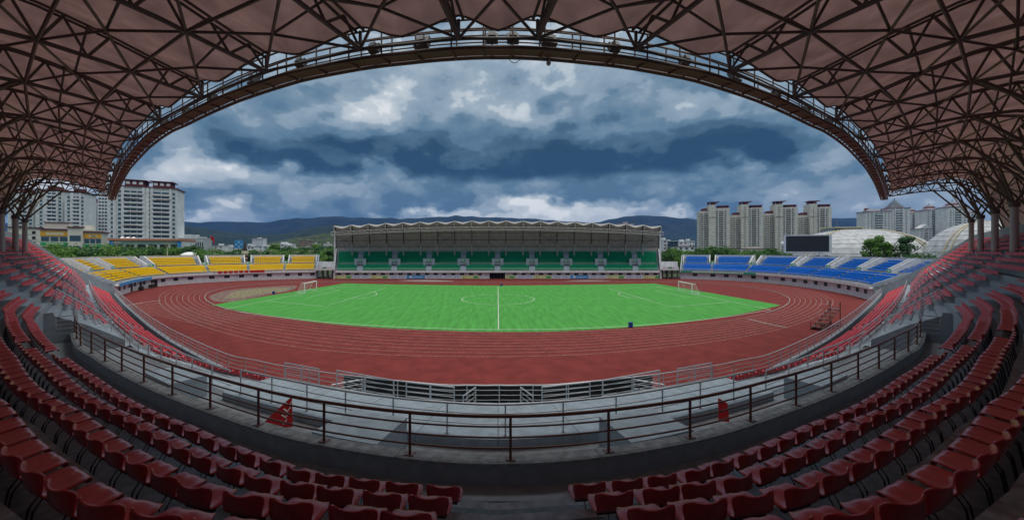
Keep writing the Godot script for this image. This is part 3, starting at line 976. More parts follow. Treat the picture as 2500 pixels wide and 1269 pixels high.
func place_seats() -> void:
	var shell := seat_mesh(8, 0.018)
	var leg := bracket_mesh()
	var eye := Vector3(0, EYE, 0)
	var seen: Array = []
	var rest: Array = []
	for q in seat_spots:
		var tr: Transform3D = q[0]
		var c := tr * Vector3(0, 0.55, 0)
		var d := c - eye
		var depth := -d.z
		if depth < 0.3:
			continue
		var px := MID_X + d.x / depth * FOCAL
		var py := MID_Y - d.y / depth * FOCAL
		var margin := 45.0 + 300.0 / depth
		if px < -margin or px > 2500 + margin or py > 1269 + margin or py < 0:
			if px > -900 and px < 3400 and depth > 0.6:
				rest.append(q)
			continue
		seen.append([depth, q])
	seen.sort_custom(func(a, b): return a[0] < b[0])
	for i in seen.size():
		var q: Array = seen[i][1]
		if i >= 300:
			rest.append(q)
			continue
		var tr: Transform3D = q[0]
		var t := thing("stadium_seat", "red moulded plastic seat in the %s" % q[1], "seat", tr.origin, "red seats of the main grandstand")
		t.transform = tr
		put_mesh(shell, "shell", M.reds[rng.randi() % 4], t)
		put_mesh(leg, "bracket", M.bracket, t)
	var mm := MultiMesh.new()
	mm.transform_format = MultiMesh.TRANSFORM_3D
	mm.mesh = seat_mesh(4, 0.018)
	mm.instance_count = rest.size()
	for i in rest.size():
		mm.set_instance_transform(i, rest[i][0])
	var o := MultiMeshInstance3D.new()
	o.name = numbered("far_red_seats")
	o.multimesh = mm
	o.material_override = M.seat_red
	add_child(o)
	o.set_meta("kind", "stuff")
	tag(o, "rows of small red plastic seats along the curving ends of the main grandstand", "seats")

# ---------------------------------------------------------------- railings
func railing(called: String, label: String, ss: Array, off: Callable, y: float, levels: Array, r_top: float, r_bar: float, spacing: float, m: Material, plates: bool, group := "") -> Node3D:
	var t := thing(called, label, "railing", at_plan(ss[0], off.call(ss[0]), y), group)
	for k in levels.size():
		var s := Shape.new()
		s.tube(path_on(ss, off, y + levels[k]), r_top if k == 0 else r_bar, 8)
		put(s, "top_rail" if k == 0 else "rail", m, t)
	var left := 0.0
	var p := at_plan(ss[0], off.call(ss[0]), y)
	var s0: float = ss[0]
	while s0 < ss[ss.size() - 1]:
		if left <= 0.0:
			left += spacing
			bar(t, "post", p, p + Vector3(0, levels[0] - r_top * 0.5, 0), r_bar * 1.45, m)
			if plates:
				var o := put_mesh(unit_box, "base_plate", M.rail_brown, t)
				o.transform = Transform3D(Basis.looking_at(facing(s0)) * Basis.from_scale(Vector3(0.24, 0.018, 0.17)), p + Vector3(0, 0.012, 0) - origin(t))
			else:
				bar(t, "post_foot", p, p + Vector3(0, 0.03, 0), r_bar * 2.6, m)
		var ns := s0 + 0.1
		var np := at_plan(ns, off.call(ns), y)
		left -= p.distance_to(np)
		p = np
		s0 = ns
	return t

func short_rail(label: String, a: Vector3, b: Vector3, posts: int, h := 0.95) -> void:
	var t := thing("platform_railing", label, "railing", a, "short steel railings on the platforms")
	for k in 4:
		var up := Vector3(0, h * (1.0 - 0.25 * k), 0)
		bar(t, "top_rail" if k == 0 else "rail", a + up, b + up, 0.035 if k == 0 else 0.018, M.steel)
	for k in posts:
		var p := a.lerp(b, float(k) / (posts - 1))
		bar(t, "post", p, p + Vector3(0, h, 0), 0.028, M.steel)
		bar(t, "post_foot", p, p + Vector3(0, 0.03, 0), 0.06, M.steel)

func make_railings() -> void:
	var levels := [1.03, 0.78, 0.52, 0.26]
	railing("parapet_railing", "long brown tubular railing bolted along the dark parapet in front of the red seats", range_s(-29.8, 29.8, 0.5), func(_s): return 0.0, 5.65, levels, 0.045, 0.024, 2.5, M.rail_brown, true)
	railing("platform_railing", "silver tubular railing along the edge of the pale platform beyond the parapet", range_s(-13.0, 13.0, 0.5), func(s): return 3.15 * (rail_off(s) + 0.1) / 10.7, 4.64, [1.0, 0.7, 0.36], 0.04, 0.02, 1.95, M.steel, false)
	railing("trackside_railing", "very long silver railing of thin bars curving along the edge of the running track", range_s(-STAND_END, STAND_END, 0.7), func(s): return rail_off(s) + 0.1, 2.45, [1.05, 0.79, 0.53, 0.27], 0.04, 0.02, 2.0, M.steel, false)
	var board := put(slab(range_s(-14.3, 14.3, 0.6), func(s): return rail_off(s) + 0.20, func(s): return rail_off(s) + 0.24, 2.46, 3.42), "black_screen", M.black)
	tag(board, "long black screen fixed behind the middle of the trackside railing", "screen")
	for e in [-1.0, 1.0]:
		var rs := range_s(31.0, 95.0, 0.8) if e > 0 else range_s(-95.0, -31.0, 0.8)
		railing("tier_railing", "silver railing along the cross aisle between middle and lower red rows, %s" % ("blue seats' end" if e > 0 else "yellow seats' end"), rs, func(s): return lower_off(s, 6.0) + 0.02, 4.3, [0.95, 0.5], 0.035, 0.02, 3.0, M.steel, false, "railings of the cross aisles")
		var re := range_s(14.5, 30.0, 0.7) if e > 0 else range_s(-30.0, -14.5, 0.7)
		railing("tier_railing", "silver railing behind the lower red rows in front of the parapet, %s" % ("blue seats' side" if e > 0 else "yellow seats' side"), re, func(s): return minf(2.9, rail_off(s) - 3.9) - 0.05, 4.3, [1.0, 0.68, 0.34], 0.04, 0.02, 2.2, M.steel, false, "railings of the cross aisles")
		var q := func(s, o, y): return at_plan(e * s, o, y)
		var side := "yellow seats' side" if e < 0 else "blue seats' side"
		short_rail("short silver railing running back from the trackside railing near the middle, %s" % side, q.call(4.1, 10.3, 2.5), q.call(4.4, 8.95, 2.52), 2)
		short_rail("short silver railing running back from the end of the black screen, %s" % side, q.call(12.6, 8.6, 2.5), q.call(13.4, 7.2, 2.52), 2)
		short_rail("silver railing on the second platform step beside the stair, %s" % side, q.call(8.0, 6.6, 3.75), q.call(11.8, 6.4, 3.75), 3)
		short_rail("silver railing along the third platform step, %s" % side, q.call(4.5, 8.0, 3.3), q.call(8.2, 7.7, 3.3), 3)
		short_rail("silver railing on the outer platform step above the red lower rows, %s" % side, q.call(11.5, 5.2, 4.2), q.call(14.0, 5.0, 4.2), 3)
		# rail on the return of the parapet, and down the aisles of the arms
		short_rail("brown-grey railing on the wall where the parapet turns back, %s" % side, q.call(30.0, 0.1, 5.65), q.call(30.0, -0.75, 5.65), 2, 1.02)
		for a in [35.2, 45.6, 58.4, 74.0]:
			short_rail("sloping silver handrail down an aisle between the red middle rows, %s" % side, q.call(a, mid_off(a, 5.5), 7.12), q.call(a, mid_off(a, 0.2), 4.6), 4, 0.9)
		short_rail("sloping silver railing on top of the end wall, %s" % side, q.call(STAND_END + 0.15, rail_off(STAND_END) - 0.1, 3.52), q.call(STAND_END + 0.15, edge_off(STAND_END, 0), 8.0), 5, 0.9)


# ---------------------------------------------------------------- canopy over the main grandstand
const TRUSS_S := [2.0, 6.5, 11.5, 17.0, 22.8, 29.3, 36.5, 44.5, 52.5, 60.5, 68.5]
const PROFILE_Q := [0.0, 0.12, 0.25, 0.4, 0.55, 0.68, 0.8, 0.9, 1.0]
const LOWER_H := [7.30, 7.4, 7.55, 7.6, 7.45, 6.9, 5.7, 4.1, 2.0]
const UPPER_H := [8.08, 8.35, 8.75, 9.05, 9.1, 8.7, 7.7, 5.9, 2.6]
const TRUSS_PANELS := 10

func roof_back(s: float) -> float:
	return edge_off(s, ROWS) - 0.35

func roof_point(s: float, q: float, upper: bool, dy := 0.0) -> Vector3:
	var front := roof_off(s) - 0.75
	var o := lerpf(front, roof_back(s), q)
	return at_plan(s, o, EYE + lookup(PROFILE_Q, UPPER_H if upper else LOWER_H, q) + dy)

func make_canopy() -> void:
	var g := thing("grandstand_canopy", "sweeping membrane canopy on a brown steel lattice over the main grandstand", "canopy", Vector3(0, 0, -8.9))
	var lines: Array = []
	for i in range(TRUSS_S.size() - 1, -1, -1):
		lines.append(-TRUSS_S[i])
	for v in TRUSS_S:
		lines.append(v)
	var nodes := TRUSS_PANELS
	var braces: Array = []
	for i in lines.size():
		var s: float = lines[i]
		var low := PackedVector3Array()
		var high := PackedVector3Array()
		for k in nodes * 2 + 1:
			low.push_back(roof_point(s, float(k) / (nodes * 2), false))
			high.push_back(roof_point(s, float(k) / (nodes * 2), true, -0.14))
		var chord := Shape.new()
		chord.tube(low, 0.085, 10)
		var tr := put(chord, "roof_truss", M.truss, g)
		var up := Shape.new()
		for e in [-0.16, 0.16]:
			var p2 := PackedVector3Array()
			var sx: Vector3 = facing(s).cross(Vector3.UP).normalized() * float(e)
			for p in high:
				p2.push_back(p + sx)
			up.tube(p2, 0.055, 8)
		put(up, "upper_chord", M.truss, tr)
		for k in nodes:
			var a := low[k * 2]
			var b := high[k * 2 + 1]
			var c := low[k * 2 + 2]
			bar(tr, "web_bar", a, b, 0.05, M.truss)
			bar(tr, "web_bar", b, c, 0.05, M.truss)
		bar(tr, "web_bar", low[0], high[0], 0.06, M.truss)
	# lattice between neighbouring trusses
	for i in lines.size() - 1:
		var s0: float = lines[i]
		var s1: float = lines[i + 1]
		for k in nodes + 1:
			var q := float(k) / nodes
			if k % 2 == 0:
				braces.append([roof_point(s0, q, false), roof_point(s1, q, false), 0.056])
			if k < nodes and k % 2 == 0:
				var q2 := float(k + 2) / nodes
				var mid := (s0 + s1) * 0.5
				var m := roof_point(mid, q + 1.0 / nodes, false, 0.12)
				braces.append([roof_point(s0, q, false), m, 0.050])
				braces.append([roof_point(s1, q, false), m, 0.050])
				braces.append([roof_point(s0, q2, false), m, 0.050])
				braces.append([roof_point(s1, q2, false), m, 0.050])
				# stiffeners up to the valley of the membrane and to the ridges
				braces.append([roof_point(s0, q + 1.0 / nodes, true, -0.16), m, 0.042])
				braces.append([roof_point(s1, q + 1.0 / nodes, true, -0.16), m, 0.042])
	braces.sort_custom(func(a, b): return apparent(a) > apparent(b))
	var rest := Shape.new()
	for i in braces.size():
		if i < 300:
			bar(g, "lattice_bar", braces[i][0], braces[i][1], braces[i][2], M.truss)
		else:
			rest.tube(PackedVector3Array([braces[i][0], braces[i][1]]), braces[i][2], 6)
	put(rest, "lattice", M.truss, g).set_meta("kind", "stuff")
	# membrane: one sagging panel in each bay
	for i in lines.size() - 1:
		membrane_panel(g, lines[i], lines[i + 1])
	# columns with branching struts
	for i in lines.size():
		var s: float = lines[i]
		if absf(s) < 20.0:
			continue
		var row := 7.2
		var o := edge_off(s, row)
		var foot := at_plan(s, o, TIER_Y + RISE * 7.0)
		var head := at_plan(s, o, EYE + 3.6)
		var shaft := bar(g, "column", foot, head, 0.22, M.truss_pale)
		bar(g, "column_head", head - Vector3(0, 0.25, 0), head + Vector3(0, 0.15, 0), 0.30, M.truss)
		for q in [0.42, 0.6, 0.82]:
			bar(g, "strut", head, roof_point(s, q, false), 0.085, M.truss)
		for e in [-1.0, 1.0]:
			bar(g, "strut", head, roof_point(s + e * 3.2, 0.6, false), 0.07, M.truss)
	# rear cladding: horizontal sheets between the rear wall and the curve of the roof
	for i in lines.size() - 1:
		var s0: float = lines[i]
		var s1: float = lines[i + 1]
		if absf(s0 + s1) < 30.0:
			continue
		for k in 3:
			bar(g, "girt", at_plan(s0, roof_back(s0) + 0.25, EYE - 0.4 + 1.2 * k), at_plan(s1, roof_back(s1) + 0.25, EYE - 0.4 + 1.2 * k), 0.05, M.truss)
	var back_ss := range_s(-68.5, 68.5, 1.0)
	put(slab(back_ss, func(s): return roof_back(s) + 0.12, func(s): return roof_back(s) + 0.02, TIER_Y + RISE * ROWS + 1.2, EYE + 2.6), "rear_cladding", M.cladding, g)
	make_catwalk()

func apparent(b: Array) -> float:
	var a: Vector3 = b[0] - Vector3(0, EYE, 0)
	var c: Vector3 = b[1] - Vector3(0, EYE, 0)
	var score := 0.0
	for p in [a, c, (a + c) * 0.5]:
		if p.z > -0.5:
			continue
		var u: float = p.x / -p.z
		var v: float = p.y / -p.z
		if absf(u) < 1.4 and v < 0.7:
			score += 1.0 / -p.z
	return score

func membrane_panel(g: Node3D, s0: float, s1: float) -> void:
	var s := Shape.new()
	var rows: Array = []
	var across := 12
	for k in 17:
		var q := k / 16.0
		var line: Array = []
		for j in across + 1:
			var t := float(j) / across
			var tent := 1.0 - absf(2.0 * t - 1.0)
			tent = lerpf(tent, tent * tent * (3.0 - 2.0 * tent), 0.5)
			var sag := lerpf(0.62, 0.42, q) * tent
			var edge := 0.40 * tent if k == 0 else 0.0
			var p := roof_point(lerpf(s0, s1, t), q, true, 0.02 - sag - edge * 0.45)
			if k == 0:
				p -= facing(lerpf(s0, s1, t)) * edge
			line.append(p)
		rows.append(line)
	s.grid(rows)
	var o := put(s, "membrane_panel", M.membrane, g)
	# piping along the scalloped front edge
	var pipe := Shape.new()
	var path := PackedVector3Array()
	for p in rows[0]:
		path.push_back(p)
	pipe.tube(path, 0.045, 6)
	put(pipe, "edge_cable", M.truss, o)

func make_catwalk() -> void:
	var g := thing("lighting_catwalk", "narrow brown steel catwalk with railings hung along the front edge of the canopy", "catwalk", at_plan(0, roof_off(0), EYE + 7.0))
	var ss := range_s(-69.5, 69.5, 0.8)
	var h := EYE + 7.0
	var outer := func(s): return roof_off(s)
	var inner := func(s): return roof_off(s) - 0.62
	# deck of short grating panels
	var k := 0
	while k < ss.size() - 1:
		var a: float = ss[k]
		var b: float = ss[mini(k + 2, ss.size() - 1)]
		if b - a > 0.1:
			put(slab(range_s(a + 0.02, b - 0.02, 0.8), func(s): return inner.call(s) + 0.10, func(s): return outer.call(s) - 0.14, h, h + 0.05), "deck_panel", M.catwalk, g)
		k += 2
	for q in [[outer, 0.0, 0.075], [inner, 0.02, 0.075], [outer, 0.30, 0.035], [outer, 0.55, 0.025], [outer, 0.80, 0.025], [outer, 1.05, 0.04], [inner, 0.32, 0.03], [inner, 0.62, 0.025], [inner, 1.0, 0.035]]:
		var s := Shape.new()
		s.tube(path_on(ss, q[0], h + q[1]), q[2], 6)
		put(s, "rail", M.catwalk, g)
	for i in range(0, ss.size(), 2):
		for f in [outer, inner]:
			var p := at_plan(ss[i], f.call(ss[i]), h)
			bar(g, "post", p, p + Vector3(0, 1.05 if f == outer else 1.0, 0), 0.03, M.catwalk)
		bar(g, "cross_bar", at_plan(ss[i], outer.call(ss[i]), h - 0.02), at_plan(ss[i], inner.call(ss[i]), h - 0.02), 0.045, M.catwalk)
	# floodlights standing on the catwalk
	var spots := [-62.0, -55.0, -48.0, -41.0, -35.0, -29.5, -25.0, -21.0, -17.6, -13.6, -10.2, -6.4, -4.0, -0.3, 0.9, 2.8, 6.0, 9.6, 13.0, 16.8, 20.6, 24.4, 29.0, 34.5, 41.0, 48.0, 55.0, 62.0]
	for i in spots.size():
		var s: float = spots[i]
		var p := at_plan(s, roof_off(s) - 0.1, h + 0.62)
		var t := thing("floodlight", "dark boxy floodlight on the canopy catwalk", "floodlight", p, "floodlights along the catwalk")
		var f := facing(s)
		var b := Basis.looking_at((f + Vector3(0, -0.5, 0)).normalized())
		var big: float = 1.0 + 0.35 * float((i * 7) % 3 == 0)
		var body := Shape.new()
		body.box(p, Vector3(0.42 * big, 0.34 * big, 0.20), b)
		body.box(p - b * Vector3(0, 0, -0.15), Vector3(0.26, 0.2, 0.12), b)
		put(body, "housing", M.lamp, t)
		var glass := Shape.new()
		glass.box(p + b * Vector3(0, 0, -0.105), Vector3(0.36 * big, 0.28 * big, 0.02), b)
		put(glass, "glass", M.lens, t)
		bar(t, "bracket", p + Vector3(0, -0.62, 0), p + Vector3(0, -0.1, 0), 0.035, M.lamp)
	# a loose cable sagging below the catwalk
	var c := Shape.new()
	var cp := PackedVector3Array()
	for i in 13:
		var x := i / 12.0
		cp.push_back(at_plan(lerpf(0.65, 1.4, x), roof_off(0) + 0.05, h - 0.02 - 0.14 * sin(PI * x)))
	c.tube(cp, 0.012, 5)
	var cable := put(c, "loose_cable", M.black)
	tag(cable, "thin black cable sagging below the middle of the catwalk", "cable")
	# lookout lamp hanging under the deck
	var p := at_plan(2.85, roof_off(2.85), h - 0.15)
	var cam := thing("security_camera", "small pale camera dome hanging below the catwalk", "camera", p)
	var ball := SphereMesh.new()
	ball.radius = 0.09
	ball.height = 0.18
	ball.radial_segments = 12
	ball.rings = 6
	var o := put_mesh(ball, "dome", M.truss_pale, cam)
	bar(cam, "stem", p, p + Vector3(0, 0.16, 0), 0.05, M.truss_pale)


# ---------------------------------------------------------------- the curved end stands
class Curve2:
	var s := PackedFloat32Array()
	var p := PackedVector2Array()
	var n := PackedVector2Array()
	func point(a: float, off: float) -> Vector2:
		var lo := 0
		var hi := s.size() - 1
		a = clampf(a, 0.0, s[hi])
		while hi - lo > 1:
			var m := (lo + hi) / 2
			if s[m] <= a:
				lo = m
			else:
				hi = m
		var t := (a - s[lo]) / (s[hi] - s[lo])
		return p[lo].lerp(p[hi], t) + n[lo].lerp(n[hi], t).normalized() * off
	func at(a: float, off: float, y: float) -> Vector3:
		var q := point(a, off)
		return Vector3(q.x, y, q.y)
	func size() -> float:
		return s[s.size() - 1]

func front_curve(pts: Array, sign_out: float) -> Curve2:
	var list: Array = []
	for q in pts:
		list.append(Vector3(q[0], 0, -q[1]))
	var path := spline(list, 12)
	var c := Curve2.new()
	var d := 0.0
	for i in path.size():
		if i:
			d += path[i].distance_to(path[i - 1])
		c.s.push_back(d)
		c.p.push_back(Vector2(path[i].x, path[i].z))
		var t := path[mini(i + 3, path.size() - 1)] - path[maxi(i - 3, 0)]
		c.n.push_back(Vector2(-t.z, t.x).normalized() * sign_out)
	return c

func curve_slab(c: Curve2, a: float, b: float, o0: float, o1: float, y0: float, y1: float, z0 := 0.0) -> Shape:
	var s := Shape.new()
	var n := maxi(1, int(ceil((b - a) / 2.0)))
	var u := Vector3(0, y1 - y0, 0)
	for i in n:
		var t0 := lerpf(a, b, float(i) / n)
		var t1 := lerpf(a, b, float(i + 1) / n)
		var a0 := c.at(t0, o0, y0)
		var b0 := c.at(t0, o1, y0)
		var a1 := c.at(t1, o0, y0)
		var b1 := c.at(t1, o1, y0)
		s.quad(a0 + u, a1 + u, b1 + u, b0 + u)
		s.quad(b0, b1, a1, a0)
		s.quad(a0, a1, a1 + u, a0 + u)
		s.quad(b0 + u, b1 + u, b1, b0)
		if i == 0:
			s.quad(a0, a0 + u, b0 + u, b0)
		if i == n - 1:
			s.quad(a1, b1, b1 + u, a1 + u)
	return s

func seat_bank(c: Curve2, a: float, b: float, off: float, y: float, pitch := 0.5) -> Shape:    # a row of shells on one beam
	var s := Shape.new()
	var n := int((b - a) / pitch)
	for i in n:
		var t := a + (i + 0.5) * (b - a) / n
		var h := pitch * 0.43
		var p0 := c.at(t - h, off - 0.24, y + 0.42)
		var p1 := c.at(t + h, off - 0.24, y + 0.42)
		var q0 := c.at(t - h, off + 0.14, y + 0.38)
		var q1 := c.at(t + h, off + 0.14, y + 0.38)
		var r0 := c.at(t - h, off + 0.24, y + 0.72)
		var r1 := c.at(t + h, off + 0.24, y + 0.72)
		var d := Vector3(0, -0.05, 0)
		s.quad(p0, p1, q1, q0)
		s.quad(q0, q1, r1, r0)
		s.quad(p0 + d, p1 + d, p1, p0)
		s.quad(q0 + d, q1 + d, p1 + d, p0 + d)
		var w := c.at(t, off + 0.05, 0) - c.at(t, off, 0)
		s.quad(r0 + w, r1 + w, q1 + w + d, q0 + w + d)
		s.quad(r0, r1, r1 + w, r0 + w)
	var u := Vector3(0, 0.06, 0)
	for o in [-0.05, 0.05]:
		s.quad(c.at(a, off + o, y + 0.30), c.at(b, off + o, y + 0.30), c.at(b, off + o, y + 0.30) + u, c.at(a, off + o, y + 0.30) + u)
	return s

func end_stand(colour: String, m: Material, c: Curve2, blocks: Array, flip: bool) -> void:
	var L := c.size()
	var g := thing("%s_stand" % colour, "white curved open stand with blocks of %s seats round the end of the track" % colour, "grandstand", c.at(L * 0.5, 0, 0))
	put(curve_slab(c, 0, L, 0.0, 0.3, 0.0, 2.45), "front_wall", M.white, g)
	put(curve_slab(c, 0, L, -0.7, 0.3, 2.45, 2.75), "balcony_slab", M.white, g)
	put(curve_slab(c, 0, L, -0.7, -0.58, 2.75, 3.15), "fascia", M.white, g)
	put(curve_slab(c, 0, L, 0.3, 5.6, 2.45, 2.74), "deck", M.concrete, g)
	# windows and doors in the wall below
	var t := 3.0
	var k := 0
	while t < L - 2.0:
		var wd := 1.5
		var hole := curve_slab(c, t, t + wd, -0.03, 0.05, 1.15, 2.15)
		var w := put(hole, "window", M.window, g)
		put(curve_slab(c, t - 0.1, t + wd + 0.1, -0.05, 0.02, 1.02, 1.14), "sill", M.white_paint, w)
		for f in [0.0, 0.5, 1.0]:
			put(curve_slab(c, t + f * (wd - 0.08), t + f * (wd - 0.08) + 0.08, -0.045, -0.031, 1.15, 2.15), "frame", M.frame, w)
		t += 4.1 if k % 5 != 3 else 5.6
		k += 1
	# lower terrace
	var words := {}
	for r in 5:
		put(curve_slab(c, 0, L, 0.3 + 0.95 * r, 5.6, 2.74 + 0.42 * r, 3.16 + 0.42 * r), "step", M.concrete, g)
	put(curve_slab(c, 0, L, 5.05, 6.6, 2.74, 5.0), "cross_aisle", M.concrete, g)
	var aisle := 0.75
	for i in blocks.size():
		var b: Array = blocks[i]
		var lo: float = b[0]
		var hi: float = b[1]
		# upper block: solid steps, white cheeks and back wall
		for r in 5:
			put(curve_slab(c, lo, hi, 6.6 + 0.95 * r, 11.4, 5.0 + 0.5 * r - (0.0 if r else 5.0), 5.5 + 0.5 * r), "step", M.concrete, g)
		put(curve_slab(c, lo - 0.25, hi + 0.25, 11.4, 11.7, 0.0, 8.75), "back_wall", M.white, g)
		put(curve_slab(c, lo - 0.35, hi + 0.35, 11.35, 11.78, 8.75, 8.87), "coping", M.truss_pale, g)
		for e in [lo - 0.25, hi + 0.02]:
			var cheek := Shape.new()
			cheek.prism(PackedVector2Array([Vector2(6.4, 4.4), Vector2(6.4, 6.3), Vector2(10.2, 8.75), Vector2(11.4, 8.75), Vector2(11.4, 4.4)]), func(x, y, d): return c.at(e + d, x, y), 0.0, 0.23)
			put(cheek, "cheek_wall", M.white, g)
		# vomitory sign on the cheek that faces the pitch
		var se: float = hi + 0.3 if flip else lo - 1.5
		var sg := put(curve_slab(c, se, se + 1.2, 6.30, 6.36, 5.6, 6.35), "exit_sign", M.green_sign, g)
		put(curve_slab(c, se + 0.15, se + 0.75, 6.27, 6.295, 5.85, 6.15), "lettering", M.white_paint, sg)
		put(curve_slab(c, se - 0.1, se + 1.3, 6.38, 6.58, 5.0, 6.45), "sign_wall", M.white, g)
		for r in 5:
			var row := put(seat_bank(c, lo + 0.7, hi - 0.7, 6.6 + 0.95 * r + 0.60, 5.5 + 0.5 * r), "seat_row", m)
			tag(row, "row of %s plastic seats in an upper block, %s step from the cross aisle" % [colour, ["first", "second", "third", "fourth", "fifth"][r]], "seat row", "%s seat rows" % colour)
		var la: float = lo - aisle if i > 0 else lo
		var lb: float = hi + aisle if i < blocks.size() - 1 else hi
		for r in 5:
			var row := put(seat_bank(c, la + 0.15, lb - 0.15, 0.3 + 0.95 * r + 0.60, 3.16 + 0.42 * r), "seat_row", m)
			tag(row, "row of %s plastic seats in a lower block, %s step above the track wall" % [colour, ["first", "second", "third", "fourth", "fifth"][r]], "seat row", "%s seat rows" % colour)
	# railing along the cross aisle and the front
	for q in [[-0.64, 3.15, 0.75, "front edge"], [5.75, 5.0, 0.9, "cross aisle"]]:
		var rail := thing("%s_stand_railing" % colour, "thin white railing along the %s of the %s stand" % [q[3], colour], "railing", c.at(0, q[0], q[1]))
		for h in [q[2], q[2] * 0.5]:
			var s := Shape.new()
			var path := PackedVector3Array()
			for i in 41:
				path.push_back(c.at(L * i / 40.0, q[0], q[1] + h))
			s.tube(path, 0.03, 5)
			put(s, "rail", M.steel, rail)
		var x := 0.5
		while x < L:
			bar(rail, "post", c.at(x, q[0], q[1]), c.at(x, q[0], q[1] + q[2]), 0.028, M.steel)
			x += 2.4
	# end walls
	for e in [0.0, L - 0.3]:
		var w := Shape.new()
		w.prism(PackedVector2Array([Vector2(0.0, 0), Vector2(0.0, 3.6), Vector2(5.0, 6.0), Vector2(6.4, 6.2), Vector2(10.2, 8.75), Vector2(11.7, 8.75), Vector2(11.7, 0)]), func(x, y, d): return c.at(e + d, x, y), -0.01, 0.31)
		put(w, "end_wall", M.concrete_pale, g)

func make_end_stands() -> void:
	var cl := front_curve([[-86.5, 83.0], [-95.5, 97.0], [-99.5, 108.0], [-98.0, 117.5], [-89.6, 127.0], [-79.0, 133.5], [-68.0, 138.0]], -1.0)
	var cr := front_curve([[78.5, 77.0], [84.0, 88.8], [87.8, 105.0], [86.5, 119.0], [80.5, 128.5], [67.5, 136.5]], 1.0)
	var Ll := cl.size()
	var Lr := cr.size()
	var bl: Array = []
	var br: Array = []
	for i in 7:
		bl.append([Ll * (i + 0.09) / 7.0, Ll * (i + 0.91) / 7.0])
		br.append([Lr * (i + 0.09) / 7.0, Lr * (i + 0.91) / 7.0])
	end_stand("yellow", M.seat_yellow, cl, bl, false)
	end_stand("blue", M.seat_blue, cr, br, false)
	# banners hung on the balcony faces
	var b := put(curve_slab(cl, 0.5, 24.0, -0.80, -0.72, 2.35, 3.1), "balcony_banner", M.blue_banner)
	tag(b, "long sky-blue cloth banner on the yellow stand's balcony", "banner")
	var r := thing("lettered_banner", "red banner of square letter panels on the yellow stand's balcony", "banner", cl.at(Ll * 0.66, -0.8, 3.0))
	for i in 9:
		var a := Ll * 0.60 + i * 1.5
		put(curve_slab(cl, a, a + (1.1 if i < 6 else 1.45), -0.80, -0.74, 2.85, 3.65), "letter_panel", M.red_sign, r)
	var gb := thing("slogan_banner", "long green banner with a line of small white characters on the blue stand", "banner", cr.at(Lr * 0.85, -0.8, 2.4))
	var g0 := Lr - 24.0
	put(curve_slab(cr, g0, Lr - 0.3, -0.82, -0.74, 2.35, 3.15), "cloth", M.green_banner, gb)
	for i in 26:
		var a := g0 + 4.0 + i * 0.62
		put(curve_slab(cr, a, a + 0.42, -0.85, -0.825, 2.6, 2.98), "character", M.white_paint, gb)
	# dark doors and the small things by the near end of the yellow stand's wall
	for q in [[13.0, "brown door"], [19.0, "dark door"], [26.5, "dark door"]]:
		var d := put(curve_slab(cl, q[0], q[0] + 1.3, -0.06, 0.04, 0.02, 2.1), "service_door", M.black)
		tag(d, "dark service doorway in the white wall below the yellow seats", "door", "doorways below the yellow seats")
	for q in [[16.2, 1.5], [22.8, 1.9]]:
		var p := cl.at(q[0], -1.2, 0)
		var cart := thing("black_cart", "low black covered equipment cart parked against the yellow stand's wall", "cart", p, "carts by the yellow stand")
		put(curve_slab(cl, q[0] - q[1] * 0.5, q[0] + q[1] * 0.5, -1.6, -0.8, 0.3, 0.95), "cover", M.black, cart)
		put(curve_slab(cl, q[0] - q[1] * 0.3, q[0] + q[1] * 0.3, -1.45, -0.95, 0.95, 1.15), "top", M.black, cart)
		for e in [-0.35, 0.35]:
			for o in [-1.45, -0.95]:
				bar(cart, "wheel", cl.at(q[0] + e * q[1], o, 0.0), cl.at(q[0] + e * q[1], o, 0.3), 0.12, M.black)

# ---------------------------------------------------------------- the far grandstand
const FAR_Z := -137.0
func far_x(px: float) -> float:
	return (px - MID_X) * 137.0 / FOCAL

func fan(x: float, z: float) -> float:       # the stand splays a little towards its rear
	return x * (1.0 + z * 0.0066)

func far_at(x: float, y: float, z: float) -> Vector3:
	return Vector3(fan(x, z), y, FAR_Z - z)

func arch(x: float) -> float:        # the roof line rises to the middle
	return 1.0 - pow(x / 61.0, 2)

